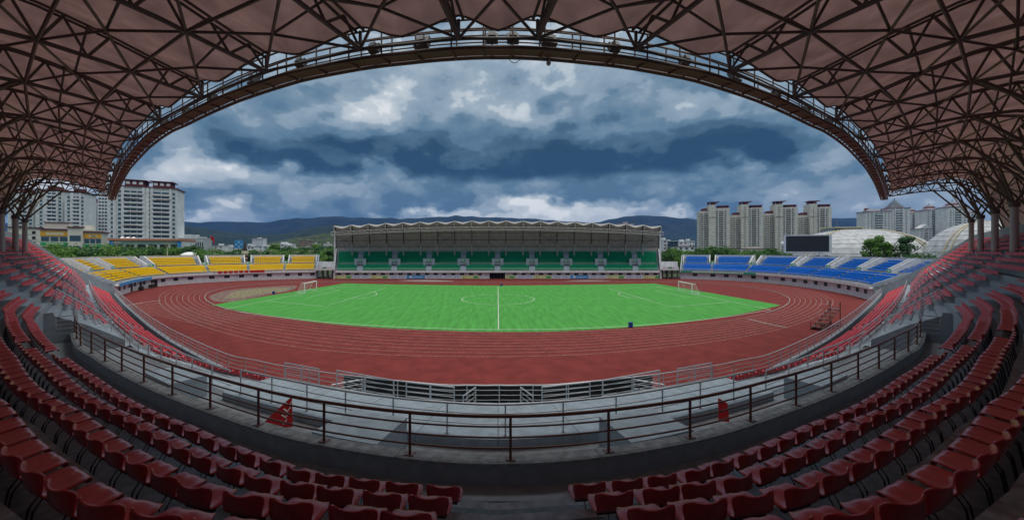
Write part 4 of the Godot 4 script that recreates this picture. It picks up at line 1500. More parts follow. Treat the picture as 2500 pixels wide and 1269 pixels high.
func make_far_stand() -> void:
	var x0 := far_x(815)
	var x1 := far_x(1614)
	var mid := (x0 + x1) * 0.5
	var W := x1 - x0
	var g := thing("far_grandstand", "long roofed grandstand with green seats across the pitch", "grandstand", Vector3(mid, 0, FAR_Z))
	var box := func(called, m, xa, xb, ya, yb, za, zb, parent):
		var s := Shape.new()
		var quad4 := PackedVector2Array([Vector2(fan(xa, za), za), Vector2(fan(xb, za), za), Vector2(fan(xb, zb), zb), Vector2(fan(xa, zb), zb)])
		s.prism(quad4, func(px, pz, h): return Vector3(px, h, FAR_Z - pz), ya, yb)
		return put(s, called, m, parent)
	var gate0 := far_x(1195)
	var gate1 := far_x(1233)
	box.call("front_wall", M.white, x0, gate0, 0.0, 2.3, 0.0, 0.3, g)
	box.call("front_wall", M.white, gate1, x1, 0.0, 2.3, 0.0, 0.3, g)
	box.call("tunnel", M.black, gate0, gate1, 0.0, 2.3, 2.2, 2.5, g)
	box.call("balcony", M.white, x0, x1, 2.3, 3.0, -0.8, 0.35, g)
	for k in 5:
		var gx := lerpf(gate0, gate1, (k + 0.5) / 5.0)
		bar(g, "gate_bar", Vector3(gx, 0, FAR_Z - 0.2), Vector3(gx, 2.3, FAR_Z - 0.2), 0.06, M.truss)
	# windows
	var px := 822.0
	while px < 1606.0:
		if px < 1178 or px > 1236:
			var xa := far_x(px)
			var w: Node = box.call("window", M.window, xa, xa + 1.5, 1.35, 2.15, -0.03, 0.05, g)
			box.call("frame", M.frame, xa + 0.7, xa + 0.78, 1.35, 2.15, -0.05, -0.031, w)
		px += 21.5
	# stairs divide the seating into bays
	var stair: Array = []
	for k in 9:
		stair.append(far_x(877.5 + 84.35 * k))
	var y := 2.6
	var z := 0.4
	var tread := 0.92
	var cuts: Array = [x0 + 1.2]
	for s in stair:
		cuts.append(s - 1.15)
		cuts.append(s + 1.15)
	cuts.append(x1 - 1.2)
	for r in 16:
		var upper := r >= 5
		var yy := 2.9 + 0.40 * r if not upper else 5.1 + 0.42 * (r - 5)
		var zz := 0.5 + tread * r if not upper else 6.4 + tread * (r - 5)
		box.call("step", M.concrete, x0 + 0.3, x1 - 0.3, 2.3, yy, zz, zz + tread if r != 4 else 6.4, g)
		for k in range(0, cuts.size(), 2):
			var a: float = cuts[k]
			var b: float = cuts[k + 1]
			if r >= 4 and r <= 8:
				a += 1.1 if k > 0 else 0.0
				b -= 1.1 if k < cuts.size() - 2 else 0.0
			var s := Shape.new()
			var n := int((b - a) / 0.5)
			for i in n:
				var cx := a + (i + 0.5) * (b - a) / n
				s.box(far_at(cx, yy + 0.40, zz + 0.45), Vector3(0.44, 0.06, 0.40))
				s.box(far_at(cx, yy + 0.58, zz + 0.66), Vector3(0.44, 0.36, 0.05))
			s.box(far_at((a + b) * 0.5, yy + 0.33, zz + 0.5), Vector3((b - a) * (1.0 + zz * 0.0066), 0.05, 0.06))
			var row := put(s, "seat_row", M.seat_green)
			tag(row, "row of green plastic seats in the %s tier of the far grandstand, step %s" % ["upper" if upper else "lower", ["one", "two", "three", "four", "five", "six", "seven", "eight", "nine", "ten", "eleven"][r - 5 if upper else r]], "seat row", "green seat rows")
	# vomitories with white cheeks and green signs, stairs above and below
	for sx in stair:
		box.call("stair", M.concrete_pale, sx - 1.05, sx + 1.05, 2.4, 3.4, -0.2, 1.4, g)
		box.call("stair", M.concrete_pale, sx - 1.05, sx + 1.05, 3.3, 4.4, 1.4, 4.4, g)
		box.call("stair", M.concrete_pale, sx - 0.9, sx + 0.9, 8.3, 9.0, 12.6, 14.4, g)
		box.call("stair", M.concrete_pale, sx - 0.9, sx + 0.9, 7.3, 8.3, 11.2, 12.6, g)
		for e in [-1.0, 1.0]:
			box.call("cheek_wall", M.concrete_pale, sx + (1.15 if e > 0 else -2.15), sx + (2.15 if e > 0 else -1.15), 4.6, 7.3, 5.2, 9.5, g)
		box.call("lintel", M.concrete_pale, sx - 1.15, sx + 1.15, 6.1, 7.3, 5.4, 9.5, g)
		box.call("doorway", M.concrete, sx - 1.15, sx + 1.15, 4.5, 6.1, 6.6, 6.8, g)
		box.call("door_rail", M.white_paint, sx - 1.1, sx + 1.1, 5.35, 5.5, 5.9, 6.0, g)
		var sign: Node = box.call("exit_sign", M.green_sign, sx - 0.75, sx + 0.75, 6.45, 7.1, 5.32, 5.39, g)
		box.call("lettering", M.white_paint, sx - 0.5, sx + 0.3, 6.6, 6.8, 5.28, 5.315, sign)
	# railings of the tiers
	for q in [[-0.7, 3.0, 0.9], [5.0, 4.9, 0.9]]:
		for h in [1.0, 0.5]:
			bar(g, "tier_rail", Vector3(x0, q[1] + q[2] * h, FAR_Z - q[0]), Vector3(x1, q[1] + q[2] * h, FAR_Z - q[0]), 0.035, M.white_paint)
	# rear parapet, side walls, cladding behind
	box.call("rear_parapet", M.concrete_pale, x0, x1, 9.0, 10.3, 16.6, 16.9, g)
	for e in [0, 1]:
		var xa := x0 if e == 0 else x1 - 0.3
		var s := Shape.new()
		s.prism(PackedVector2Array([Vector2(-0.8, 0), Vector2(-0.8, 3.6), Vector2(6, 6.4), Vector2(17, 11.2), Vector2(21, 11.2), Vector2(21, 0)]), func(a, b, d): return far_at(xa + d, b, a), 0.0, 0.3)
		put(s, "side_wall", M.white, g)
		bar(g, "corner_post", Vector3(xa + 0.15, 0, FAR_Z + 0.4), Vector3(xa + 0.15, 18.0, FAR_Z - 0.5), 0.2, M.white_paint)
	# roof: profile as in the main grandstand (front at -1, rear at 21)
	var qz := [-2.0, 2.0, 6.0, 11.0, 15.0, 18.5, 20.5, 21.5]
	var qu := [19.3, 19.8, 20.1, 20.4, 19.6, 17.4, 13.6, 10.3]
	var ql := [17.4, 18.0, 18.4, 18.5, 17.6, 15.4, 12.0, 10.0]
	var lift := func(x, zq): return 2.0 * arch(x - mid) * clampf((22.0 - zq) / 14.0, 0.0, 1.0)
	var lines: Array = [x0]
	for k in 18:
		lines.append(far_x(856.5 + 42.1 * k))
	lines.append(x1)
	for k in lines.size() - 1:
		var a: float = lines[k]
		var b: float = lines[k + 1]
		var rows: Array = []
		for i in 15:
			var zq := lerpf(-2.0, 21.5, i / 14.0)
			var line: Array = []
			for j in 7:
				var t := j / 6.0
				var xx := lerpf(a, b, t)
				var tent := 1.0 - absf(2.0 * t - 1.0)
				var sag := lerpf(tent, sin(PI * t), 0.35) * (1.05 if i == 0 else 0.9) * (1.0 - i / 16.0)
				line.append(far_at(xx, lookup(qz, qu, zq) + lift.call(xx, zq) - sag, zq))
			rows.append(line)
		var s := Shape.new()
		s.grid(rows)
		put(s, "membrane_panel", M.membrane_top, g)
	for k in lines.size():
		var xx: float = lines[k]
		var low := PackedVector3Array()
		var high := PackedVector3Array()
		for i in 13:
			var zq := lerpf(-2.0, 21.2, i / 12.0)
			low.push_back(far_at(xx, lookup(qz, ql, zq) + lift.call(xx, zq), zq))
			high.push_back(far_at(xx, lookup(qz, qu, zq) + lift.call(xx, zq) - 0.12, zq))
		var s := Shape.new()
		s.tube(low, 0.12, 6)
		s.tube(high, 0.1, 6)
		for i in 12:
			s.tube(PackedVector3Array([low[i], high[i + 1]] if i % 2 == 0 else [high[i], low[i + 1]]), 0.06, 4)
		var tr := put(s, "roof_truss", M.truss, g)
		bar(tr, "king_post", low[0], high[0], 0.13, M.truss_pale)
		if k > 0 and k < lines.size() - 1:
			var foot := far_at(xx, 7.6, 13.6)
			var head := far_at(xx, 13.2, 13.6)
			bar(g, "column", foot, head, 0.32, M.truss_pale)
			bar(g, "strut", head, far_at(xx, lookup(qz, ql, 9.0) + lift.call(xx, 9.0), 9.0), 0.14, M.truss)
			bar(g, "strut", head, far_at(xx, lookup(qz, ql, 17.0) + lift.call(xx, 17.0), 17.0), 0.14, M.truss)
	# purlins and diagonal ties under the roof, rear cladding in sheets
	for zq in [2.0, 7.0, 12.0, 16.0, 19.0]:
		var s := Shape.new()
		var path := PackedVector3Array()
		for k in (lines.size() - 1) * 4 + 1:
			var f := k / 4.0
			var i := mini(int(f), lines.size() - 2)
			var xx := lerpf(lines[i], lines[i + 1], f - i)
			path.push_back(far_at(xx, lookup(qz, ql, zq) + lift.call(xx, zq) - 0.5 * sin(PI * (f - i)) * (1.0 if zq < 13.0 else 0.1), zq))
		s.tube(path, 0.09, 5)
		put(s, "purlin", M.truss, g)
	for k in lines.size() - 1:
		var a: float = lines[k]
		var b: float = lines[k + 1]
		box.call("cladding_sheet", M.cladding if k != 12 else M.cream_wall, a + 0.12, b - 0.12, 10.3, 13.2, 21.0, 21.15, g)
		if k in [0, 6, 12, 18]:
			for q in [[12.0, 17.0], [17.0, 20.0]]:
				bar(g, "tie", far_at(a, lookup(qz, ql, q[0]) + lift.call(a, q[0]), q[0]), far_at(b, lookup(qz, ql, q[1]) + lift.call(b, q[1]), q[1]), 0.07, M.truss)
				bar(g, "tie", far_at(b, lookup(qz, ql, q[0]) + lift.call(b, q[0]), q[0]), far_at(a, lookup(qz, ql, q[1]) + lift.call(a, q[1]), q[1]), 0.07, M.truss)
	# lighting catwalk along the front edge
	var walk := thing("far_catwalk", "pale steel lattice catwalk along the roof edge of the far grandstand", "catwalk", Vector3(mid, 16.5, FAR_Z + 2.2))
	for h in [0.0, 0.6, 1.2]:
		var s := Shape.new()
		var path := PackedVector3Array()
		for k in 41:
			var xx := lerpf(x0, x1, k / 40.0)
			path.push_back(Vector3(xx, 15.95 + h + lift.call(xx, 0.0), FAR_Z + 2.6))
		s.tube(path, 0.10 if h != 0.6 else 0.05, 5)
		put(s, "rail", M.truss_pale, walk)
	for k in 118:
		var xa := lerpf(x0, x1, k / 118.0)
		var xb := lerpf(x0, x1, (k + 1) / 118.0)
		var ya: float = 15.95 + lift.call(xa, 0.0)
		var yb: float = 15.95 + lift.call(xb, 0.0)
		bar(walk, "web_bar", Vector3(xa, ya + (0.0 if k % 2 else 1.2), FAR_Z + 2.6), Vector3(xb, yb + (1.2 if k % 2 else 0.0), FAR_Z + 2.6), 0.05, M.truss_pale)
		if k % 2 == 0:
			bar(walk, "post", Vector3(xa, ya, FAR_Z + 2.62), Vector3(xa, ya + 1.2, FAR_Z + 2.62), 0.05, M.truss_pale)
	for k in 17:
		var xa := lerpf(x0, x1, (k + 0.5) / 17.0)
		box.call("deck_panel", M.truss_pale, xa - W / 34.0 + 0.05, xa + W / 34.0 - 0.05, 15.82 + lift.call(xa, 0.0), 15.9 + lift.call(xa, 0.0), -2.5, -1.7, walk)
	# advertising boards along the foot of the wall
	var kinds := ["y", "w", "y", "w", "b", "w", "w", "y", "gap", "y", "w", "y", "w", "b", "w", "y", "w", "y"]
	var step := 800.0 / kinds.size()
	for k in kinds.size():
		if kinds[k] == "gap":
			continue
		var pa := 815.0 + step * k
		var xa := far_x(pa)
		var xb := far_x(pa + step) - 0.06
		if xb > gate0 and xa < gate0:
			xb = gate0 - 0.1
		if xa < gate1 and xb > gate1:
			xa = gate1 + 0.1
		if xa >= gate0 - 0.2 and xb <= gate1 + 0.2:
			continue
		var label := "pale yellow advertising board with a green patch at the far wall"
		var m: Material = M.yellow_board
		if kinds[k] == "w":
			label = "white advertising board with a line of blue characters at the far wall"
			m = M.white_board
		elif kinds[k] == "b":
			label = "bright blue advertising board with white swirls at the far wall"
			m = M.blue_banner
		var t := thing("advertising_board", label, "board", Vector3((xa + xb) * 0.5, 0, FAR_Z + 0.25), "advertising boards below the far stand")
		box.call("panel", m, xa, xb, 0.05, 1.25, -0.28, -0.2, t)
		for e in [xa + 0.3, xb - 0.3]:
			bar(t, "foot", Vector3(e, 0, FAR_Z + 0.18), Vector3(e, 1.1, FAR_Z + 0.18), 0.04, M.frame)
		if kinds[k] == "w":
			for i in 9:
				if i == 4:
					continue
				var c := lerpf(xa + 0.9, xb - 0.9, i / 8.0)
				box.call("character", M.blue_bin, c - 0.14, c + 0.14, 0.5, 0.86, -0.30, -0.285, t)
		elif kinds[k] == "y":
			box.call("print", M.green_sign, xb - 2.2, xb - 0.4, 0.25, 0.95, -0.30, -0.285, t)
			box.call("print", M.frame, xa + 0.7, xa + 1.0, 0.15, 0.9, -0.30, -0.285, t)
			box.call("print", M.orange_trim, xa + 1.5, xa + 1.75, 0.3, 0.9, -0.30, -0.285, t)
		else:
			box.call("print", M.white_paint, xa + 1.0, xa + 2.0, 0.35, 0.95, -0.30, -0.285, t)
			box.call("print", M.white_board, xa + 2.4, xb - 0.8, 0.5, 0.7, -0.30, -0.285, t)
	# bridges that link the far grandstand with the end stands
	for q in [[far_x(771), x0 - 0.4, "yellow"], [x1 + 0.4, far_x(1657), "blue"]]:
		var t := thing("link_bridge", "white covered footbridge on dark posts between the far grandstand and the %s stand" % q[2], "footbridge", Vector3((q[0] + q[1]) * 0.5, 0, FAR_Z - 3.0))
		box.call("deck", M.white, q[0], q[1], 3.2, 3.7, -1.0, 6.0, t)
		box.call("parapet", M.white, q[0], q[1], 3.7, 4.6, -1.0, -0.8, t)
		box.call("rear_wall", M.white, q[0], q[1], 3.7, 6.2, 6.0, 6.2, t)
		for k in 4:
			var xx := lerpf(q[0] + 0.3, q[1] - 0.3, k / 3.0)
			for zz in [0.0, 5.0]:
				bar(t, "post", Vector3(xx, 0, FAR_Z - zz), Vector3(xx, 3.2, FAR_Z - zz), 0.2, M.truss)
		box.call("sign", M.green_sign, (q[0] + q[1]) * 0.5 - 0.6, (q[0] + q[1]) * 0.5 + 0.6, 3.9, 4.4, -1.06, -1.01, t)


# ---------------------------------------------------------------- trees
var tree_shapes: Array = []

func leaf_crown(seed_value: int, wide: float, high: float, clumps: int, leaves: int, size: float, conic: float) -> ArrayMesh:
	var r := RandomNumberGenerator.new()
	r.seed = seed_value
	var s := Shape.new()
	for c in clumps:
		var h := pow(r.randf(), 0.8)
		var reach := wide * (1.0 - conic * h) * sqrt(clampf(1.0 - pow(absf(h * 2.0 - 0.75) / 1.35, 2.0), 0.05, 1.0))
		var a := r.randf() * TAU
		var d := reach * sqrt(r.randf())
		var mid := Vector3(cos(a) * d, high * h, sin(a) * d)
		var cr := wide * r.randf_range(0.16, 0.34)
		for l in leaves:
			var q := Vector3(r.randfn(), r.randfn() * 0.75, r.randfn()).normalized() * cr * pow(r.randf(), 0.4)
			var p := mid + q
			var n := (q.normalized() + Vector3(0, 0.5, 0) + Vector3(r.randf_range(-0.7, 0.7), r.randf_range(-0.7, 0.7), r.randf_range(-0.7, 0.7))).normalized()
			var x := n.cross(Vector3(r.randf() - 0.5, r.randf() - 0.5, r.randf() - 0.5)).normalized() * size * r.randf_range(0.6, 1.3)
			var y := n.cross(x).normalized() * size * r.randf_range(0.4, 0.9)
			s.tri_n(p - x, p + y, p + x, n, n, n)
			s.tri_n(p - x, p + x, p - y, n, n, n)
	return s.mesh()

func trunk_mesh(seed_value: int, high: float, wide: float) -> ArrayMesh:
	var r := RandomNumberGenerator.new()
	r.seed = seed_value
	var s := Shape.new()
	for k in 4:
		var t0 := high * 0.25 * k
		var t1 := high * 0.25 * (k + 1)
		s.tube(PackedVector3Array([Vector3(0.03 * k, t0, 0), Vector3(0.03 * (k + 1), t1, 0.02)]), wide * (1.0 - 0.2 * k), 7)
	for k in 6:
		var a := r.randf() * TAU
		var y := high * r.randf_range(0.35, 0.8)
		s.tube(PackedVector3Array([Vector3(0, y, 0), Vector3(cos(a) * high * 0.18, y + high * 0.14, sin(a) * high * 0.18), Vector3(cos(a) * high * 0.3, y + high * 0.32, sin(a) * high * 0.3)]), wide * 0.35, 5)
	return s.mesh()

func make_tree_shapes() -> void:
	# unit trees, one metre high: [crown, trunk]
	tree_shapes = [
		[leaf_crown(3, 0.42, 0.78, 34, 70, 0.030, 0.1), trunk_mesh(3, 0.75, 0.025)],
		[leaf_crown(7, 0.55, 0.74, 40, 70, 0.030, 0.15), trunk_mesh(7, 0.7, 0.03)],
		[leaf_crown(13, 0.30, 0.86, 36, 70, 0.026, 0.62), trunk_mesh(13, 0.9, 0.022)],
		[leaf_crown(19, 0.75, 0.70, 40, 70, 0.040, 0.1), trunk_mesh(19, 0.6, 0.03)],
		[leaf_crown(29, 0.33, 0.84, 38, 70, 0.022, 0.45), trunk_mesh(29, 0.9, 0.02)],
	]

func tree(shape: int, px: float, py_top: float, d: float, m: Material, label: String, group: String, called := "leafy_tree", low := 0.0) -> void:
	var top := EYE + (MID_Y - py_top) * d / FOCAL
	var x := (px - MID_X) * d / FOCAL
	var t := thing(called, label, "tree" if called != "shrub" else "shrub", Vector3(x, low, -d), group, rng.randf() * TAU)
	t.scale = Vector3.ONE * (top - low)
	var c := put_mesh(tree_shapes[shape][0], "crown", m, t)
	c.position.y = 0.2 if called != "shrub" else 0.05
	put_mesh(tree_shapes[shape][1], "trunk", M.trunk, t)

func make_trees() -> void:
	# behind the yellow stand
	var leaves := [M.leaf_a, M.leaf_b, M.leaf_c]
	for k in 26:
		var px := 92.0 + 16.5 * k + rng.randf_range(-5, 5)
		tree([1, 3, 0][k % 3], px, rng.randf_range(599, 609), rng.randf_range(158, 180) if px > 300 else rng.randf_range(118, 135), leaves[(k * 2 + k / 3) % 3], "bushy green tree behind the white back wall of the yellow stand", "trees behind the yellow stand")
	for k in 22:
		var px := 512.0 + 14.0 * k + rng.randf_range(-5, 5)
		tree([3, 1, 0][k % 3], px, rng.randf_range(607, 615), rng.randf_range(170, 240), leaves[(k + k / 4) % 3], "low green tree in the parkland beyond the yellow stand", "parkland trees")
	for k in 9:
		tree([0, 1][k % 2], 668.0 + 18.0 * k + rng.randf_range(-4, 4), rng.randf_range(596, 606), rng.randf_range(260, 330), leaves[(k + 1) % 3], "dark tree among the far houses beyond the yellow stand", "trees among the far houses")
	# behind the blue stand
	for k in 19:
		var px := 1622.0 + 16.0 * k + rng.randf_range(-5, 5)
		tree([1, 3, 0][(k * 2) % 3], px, rng.randf_range(607, 616), rng.randf_range(165, 200), leaves[(k + k / 2) % 3], "bushy green tree in the belt behind the blue stand", "trees behind the blue stand")
	for q in [[1722, 603], [1748, 598], [1772, 602]]:
		tree(1, q[0], q[1], 165, M.leaf_a, "taller dark green tree standing above the belt behind the blue stand", "trees behind the blue stand")
	tree(2, 2128, 590, 118, M.leaf_b, "slender upright tree in front of the silver dome, part of a pair", "pair of slender trees")
	tree(2, 2148, 583, 118, M.leaf_b, "slender upright tree in front of the silver dome, part of a pair", "pair of slender trees")
	tree(2, 2166, 597, 116, M.leaf_b, "shorter bushy tree at the foot of the pair of slender trees", "pair of slender trees")
	tree(4, 2218, 586, 112, M.leaf_c, "single conical dark tree in front of the silver dome", "")
	tree(3, 2036, 618, 118, M.leaf_a, "dark bush at the foot of the silver dome", "", "shrub")
	for q in [[2240, 622], [2262, 624], [2285, 619], [2296, 608], [2275, 600], [2254, 601]]:
		tree(3 if q[1] > 610 else 1, q[0], q[1], 105 if q[1] > 610 else 210, leaves[int(q[0]) % 3], "bushy green tree between the two silver domes", "trees between the domes")

# ---------------------------------------------------------------- houses and towers
# facade: list of [kind, x0, x1] in shares of the width, drawn on the front (+z) of a box in local coordinates
func box_in(s: Shape, x0: float, x1: float, y0: float, y1: float, z0: float, z1: float) -> void:
	s.box(Vector3((x0 + x1) * 0.5, (y0 + y1) * 0.5, (z0 + z1) * 0.5), Vector3(x1 - x0, y1 - y0, z1 - z0))

func facade(t: Node3D, x0: float, x1: float, z: float, base: float, top: float, storey: float, kind: String, glass: Material, trim: Material) -> void:
	var n := int((top - base) / storey)
	var w := x1 - x0
	if kind == "balcony":
		var dark := Shape.new()
		for k in n:
			var y := base + k * storey
			box_in(dark, x0 + 0.2, x1 - 0.2, y + 0.35, y + storey - 0.55, z - 0.3, z + 0.04)
			var s := Shape.new()
			box_in(s, x0, x1, y, y + 0.25, z + 0.05, z + 1.3)
			box_in(s, x0, x1, y + 0.25, y + 1.05, z + 1.18, z + 1.28)
			put_local(s, "balcony", trim, t)
		put_local(dark, "window_openings", glass, t).set_meta("kind", "stuff")
		var posts := Shape.new()
		for q in range(1, maxi(2, int(w / 3.2))):
			var xx := x0 + w * q / maxi(2, int(w / 3.2))
			box_in(posts, xx - 0.18, xx + 0.18, base, top, z + 0.045, z + 0.3)
		put_local(posts, "pier", trim, t)
	else:
		var cols := maxi(1, int(w / (3.0 if kind == "window" else 1.6)))
		var s := Shape.new()
		for k in n:
			for c in cols:
				var cx := x0 + w * (c + 0.5) / cols
				var hw := 0.75 if kind == "window" else 0.35
				if kind == "strip":
					hw = w / cols * 0.36
				var y := base + k * storey
				box_in(s, cx - hw, cx + hw, y + 0.9, y + storey - 0.55, z - 0.2, z + 0.05)
		put_local(s, "windows", glass, t).set_meta("kind", "stuff")
		if kind == "window":
			var sl := Shape.new()
			for k in n:
				box_in(sl, x0 + 0.2, x1 - 0.2, base + k * storey + 0.72, base + k * storey + 0.88, z + 0.0, z + 0.22)
			put_local(sl, "sill_courses", trim, t).set_meta("kind", "stuff")

func turned(px: float, d: float, turn: float, called: String, label: String, group := "") -> Node3D:
	return thing(called, label, "building", Vector3((px - MID_X) * d / FOCAL, 0, -d), group, turn)

func faced(px_l: float, px_r: float, d: float, turn: float, called: String, label: String, group := "") -> Array:   # a front that spans two directions
	var pc := (px_l + px_r) * 0.5
	var xc := (pc - MID_X) * d / FOCAL
	var ends: Array = []
	for p in [px_l, px_r]:
		var u: float = (p - MID_X) / FOCAL
		ends.append((u * d - xc) / (cos(turn) - u * sin(turn)))
	var m: float = (ends[0] + ends[1]) * 0.5
	var t := thing(called, label, "building", Vector3(xc + m * cos(turn), 0, -d - m * sin(turn)), group, turn)
	return [t, ends[1] - ends[0]]

func top_of(py: float, d: float) -> float:
	return EYE + (MID_Y - py) * d / FOCAL

func make_left_towers() -> void:
	# big block with two balcony bays
	var d := 255.0
	var made := faced(264, 430, d, 0.47, "apartment_tower", "tall white apartment block with two red-roofed balcony bays behind the yellow stand", "apartment towers")
	var t: Node3D = made[0]
	var w: float = made[1]
	var h := top_of(457, d)
	block(t, "wall", Vector3(0, h * 0.5, -9), Vector3(w, h, 18), M.pale_wall)
	var cuts := [[-0.5, -0.30, "window"], [-0.29, 0.0, "balcony"], [0.02, 0.12, "window"], [0.13, 0.40, "balcony"], [0.41, 0.5, "window"]]
	for c in cuts:
		facade(t, c[0] * w, c[1] * w, 0.0, 3.0, h - 1.5, 3.05, c[2], M.glass_blue, M.tower_white)
	for c in [-0.30, 0.0, 0.06, 0.125, 0.405, -0.42]:
		block(t, "pilaster", Vector3(c * w, h * 0.5, 0.25), Vector3(1.3, h, 0.6), M.tower_white)
	for c in [[-0.28, 0.0], [0.13, 0.41]]:
		var cx: float = (c[0] + c[1]) * 0.5 * w
		var cw: float = (c[1] - c[0]) * w
		var crown := block(t, "roof_house", Vector3(cx, h + 2.2, -5), Vector3(cw, 4.4, 9), M.red_roof)
		var s := Shape.new()
		for q in 3:
			box_in(s, cx + (q - 1) * 3.4 - 1.0, cx + (q - 1) * 3.4 + 1.0, h + 1.9, h + 3.7, -0.45, -0.42)
		put_local(s, "lantern_openings", M.white_paint, t).set_meta("kind", "stuff")
		block(t, "roof", Vector3(cx, h + 4.7, -5), Vector3(cw + 3.0, 0.5, 11), M.red_roof)
		for fl in 5:
			block(t, "awning", Vector3(cx + rng.randf_range(-1.5, 1.5), 9.0 + 9.2 * fl, 1.5), Vector3(cw * 0.8, 0.35, 0.5), M.red_roof)
	block(t, "cornice", Vector3(0, h + 0.3, -9), Vector3(w + 1.6, 0.6, 19.6), M.red_roof)
	# cluster behind the end of the canopy
	d = 300.0
	for q in [[48, 62, 470, 0.12, "pale apartment tower furthest behind the canopy columns"], [118, 66, 464, 0.10, "pale apartment tower with balconies seen below the canopy end"], [180, 48, 470, 0.10, "narrow pale apartment tower beside the stepped balcony block"]]:
		made = faced(q[0] - q[1] * 0.5, q[0] + q[1] * 0.5, d, 0.45, "apartment_tower", q[4], "apartment towers")
		t = made[0]
		w = made[1]
		h = top_of(q[2], d)
		block(t, "wall", Vector3(0, h * 0.5, -9), Vector3(w, h, 18), M.pale_wall)
		facade(t, -0.48 * w, -0.12 * w, 0.0, 3.0, h - 1.0, 3.05, "window", M.glass_blue, M.tower_white)
		facade(t, -0.1 * w, 0.28 * w, 0.0, 3.0, h - 1.0, 3.05, "balcony", M.glass_blue, M.tower_white)
		facade(t, 0.32 * w, 0.48 * w, 0.0, 3.0, h - 1.0, 3.05, "window", M.glass_blue, M.tower_white)
		block(t, "pilaster", Vector3(-0.11 * w, h * 0.5, 0.25), Vector3(1.6, h, 0.7), M.tower_white)
		block(t, "pilaster", Vector3(0.30 * w, h * 0.5, 0.25), Vector3(1.2, h, 0.7), M.tower_white)
		block(t, "cornice", Vector3(0, h + 0.3, -9), Vector3(w + 1.6, 0.6, 19.6), M.red_roof)
		block(t, "roof_house", Vector3(0.08 * w, h + 2.0, -6), Vector3(w * 0.4, 3.4, 8), M.red_roof)
	d = 400.0
	made = faced(202, 236, d, 0.4, "apartment_tower", "narrow grey apartment tower with a red crown in the gap between white blocks", "apartment towers")
	t = made[0]
	w = made[1]
	h = top_of(494, d)
	block(t, "wall", Vector3(0, h * 0.5, -9), Vector3(w, h, 18), M.grey_wall)
	facade(t, -0.46 * w, 0.46 * w, 0.0, 3.0, h - 1.0, 3.1, "balcony", M.glass_blue, M.pale_wall)
	block(t, "roof_house", Vector3(0, h + 2.2, -6), Vector3(w * 0.9, 4.4, 8), M.red_roof)
	made = faced(237, 262, 330, 0.4, "apartment_tower", "white stair tower of an apartment block beside the canopy tip", "apartment towers")
	t = made[0]
	w = made[1]
	h = top_of(468, 330)
	block(t, "wall", Vector3(0, h * 0.5, -9), Vector3(w, h, 18), M.tower_white)
	facade(t, -0.45 * w, 0.45 * w, 0.0, 3.0, h - 1.0, 3.05, "strip", M.glass_blue, M.tower_white)
	block(t, "cornice", Vector3(0, h + 0.3, -9), Vector3(w + 1.2, 0.6, 19), M.red_roof)

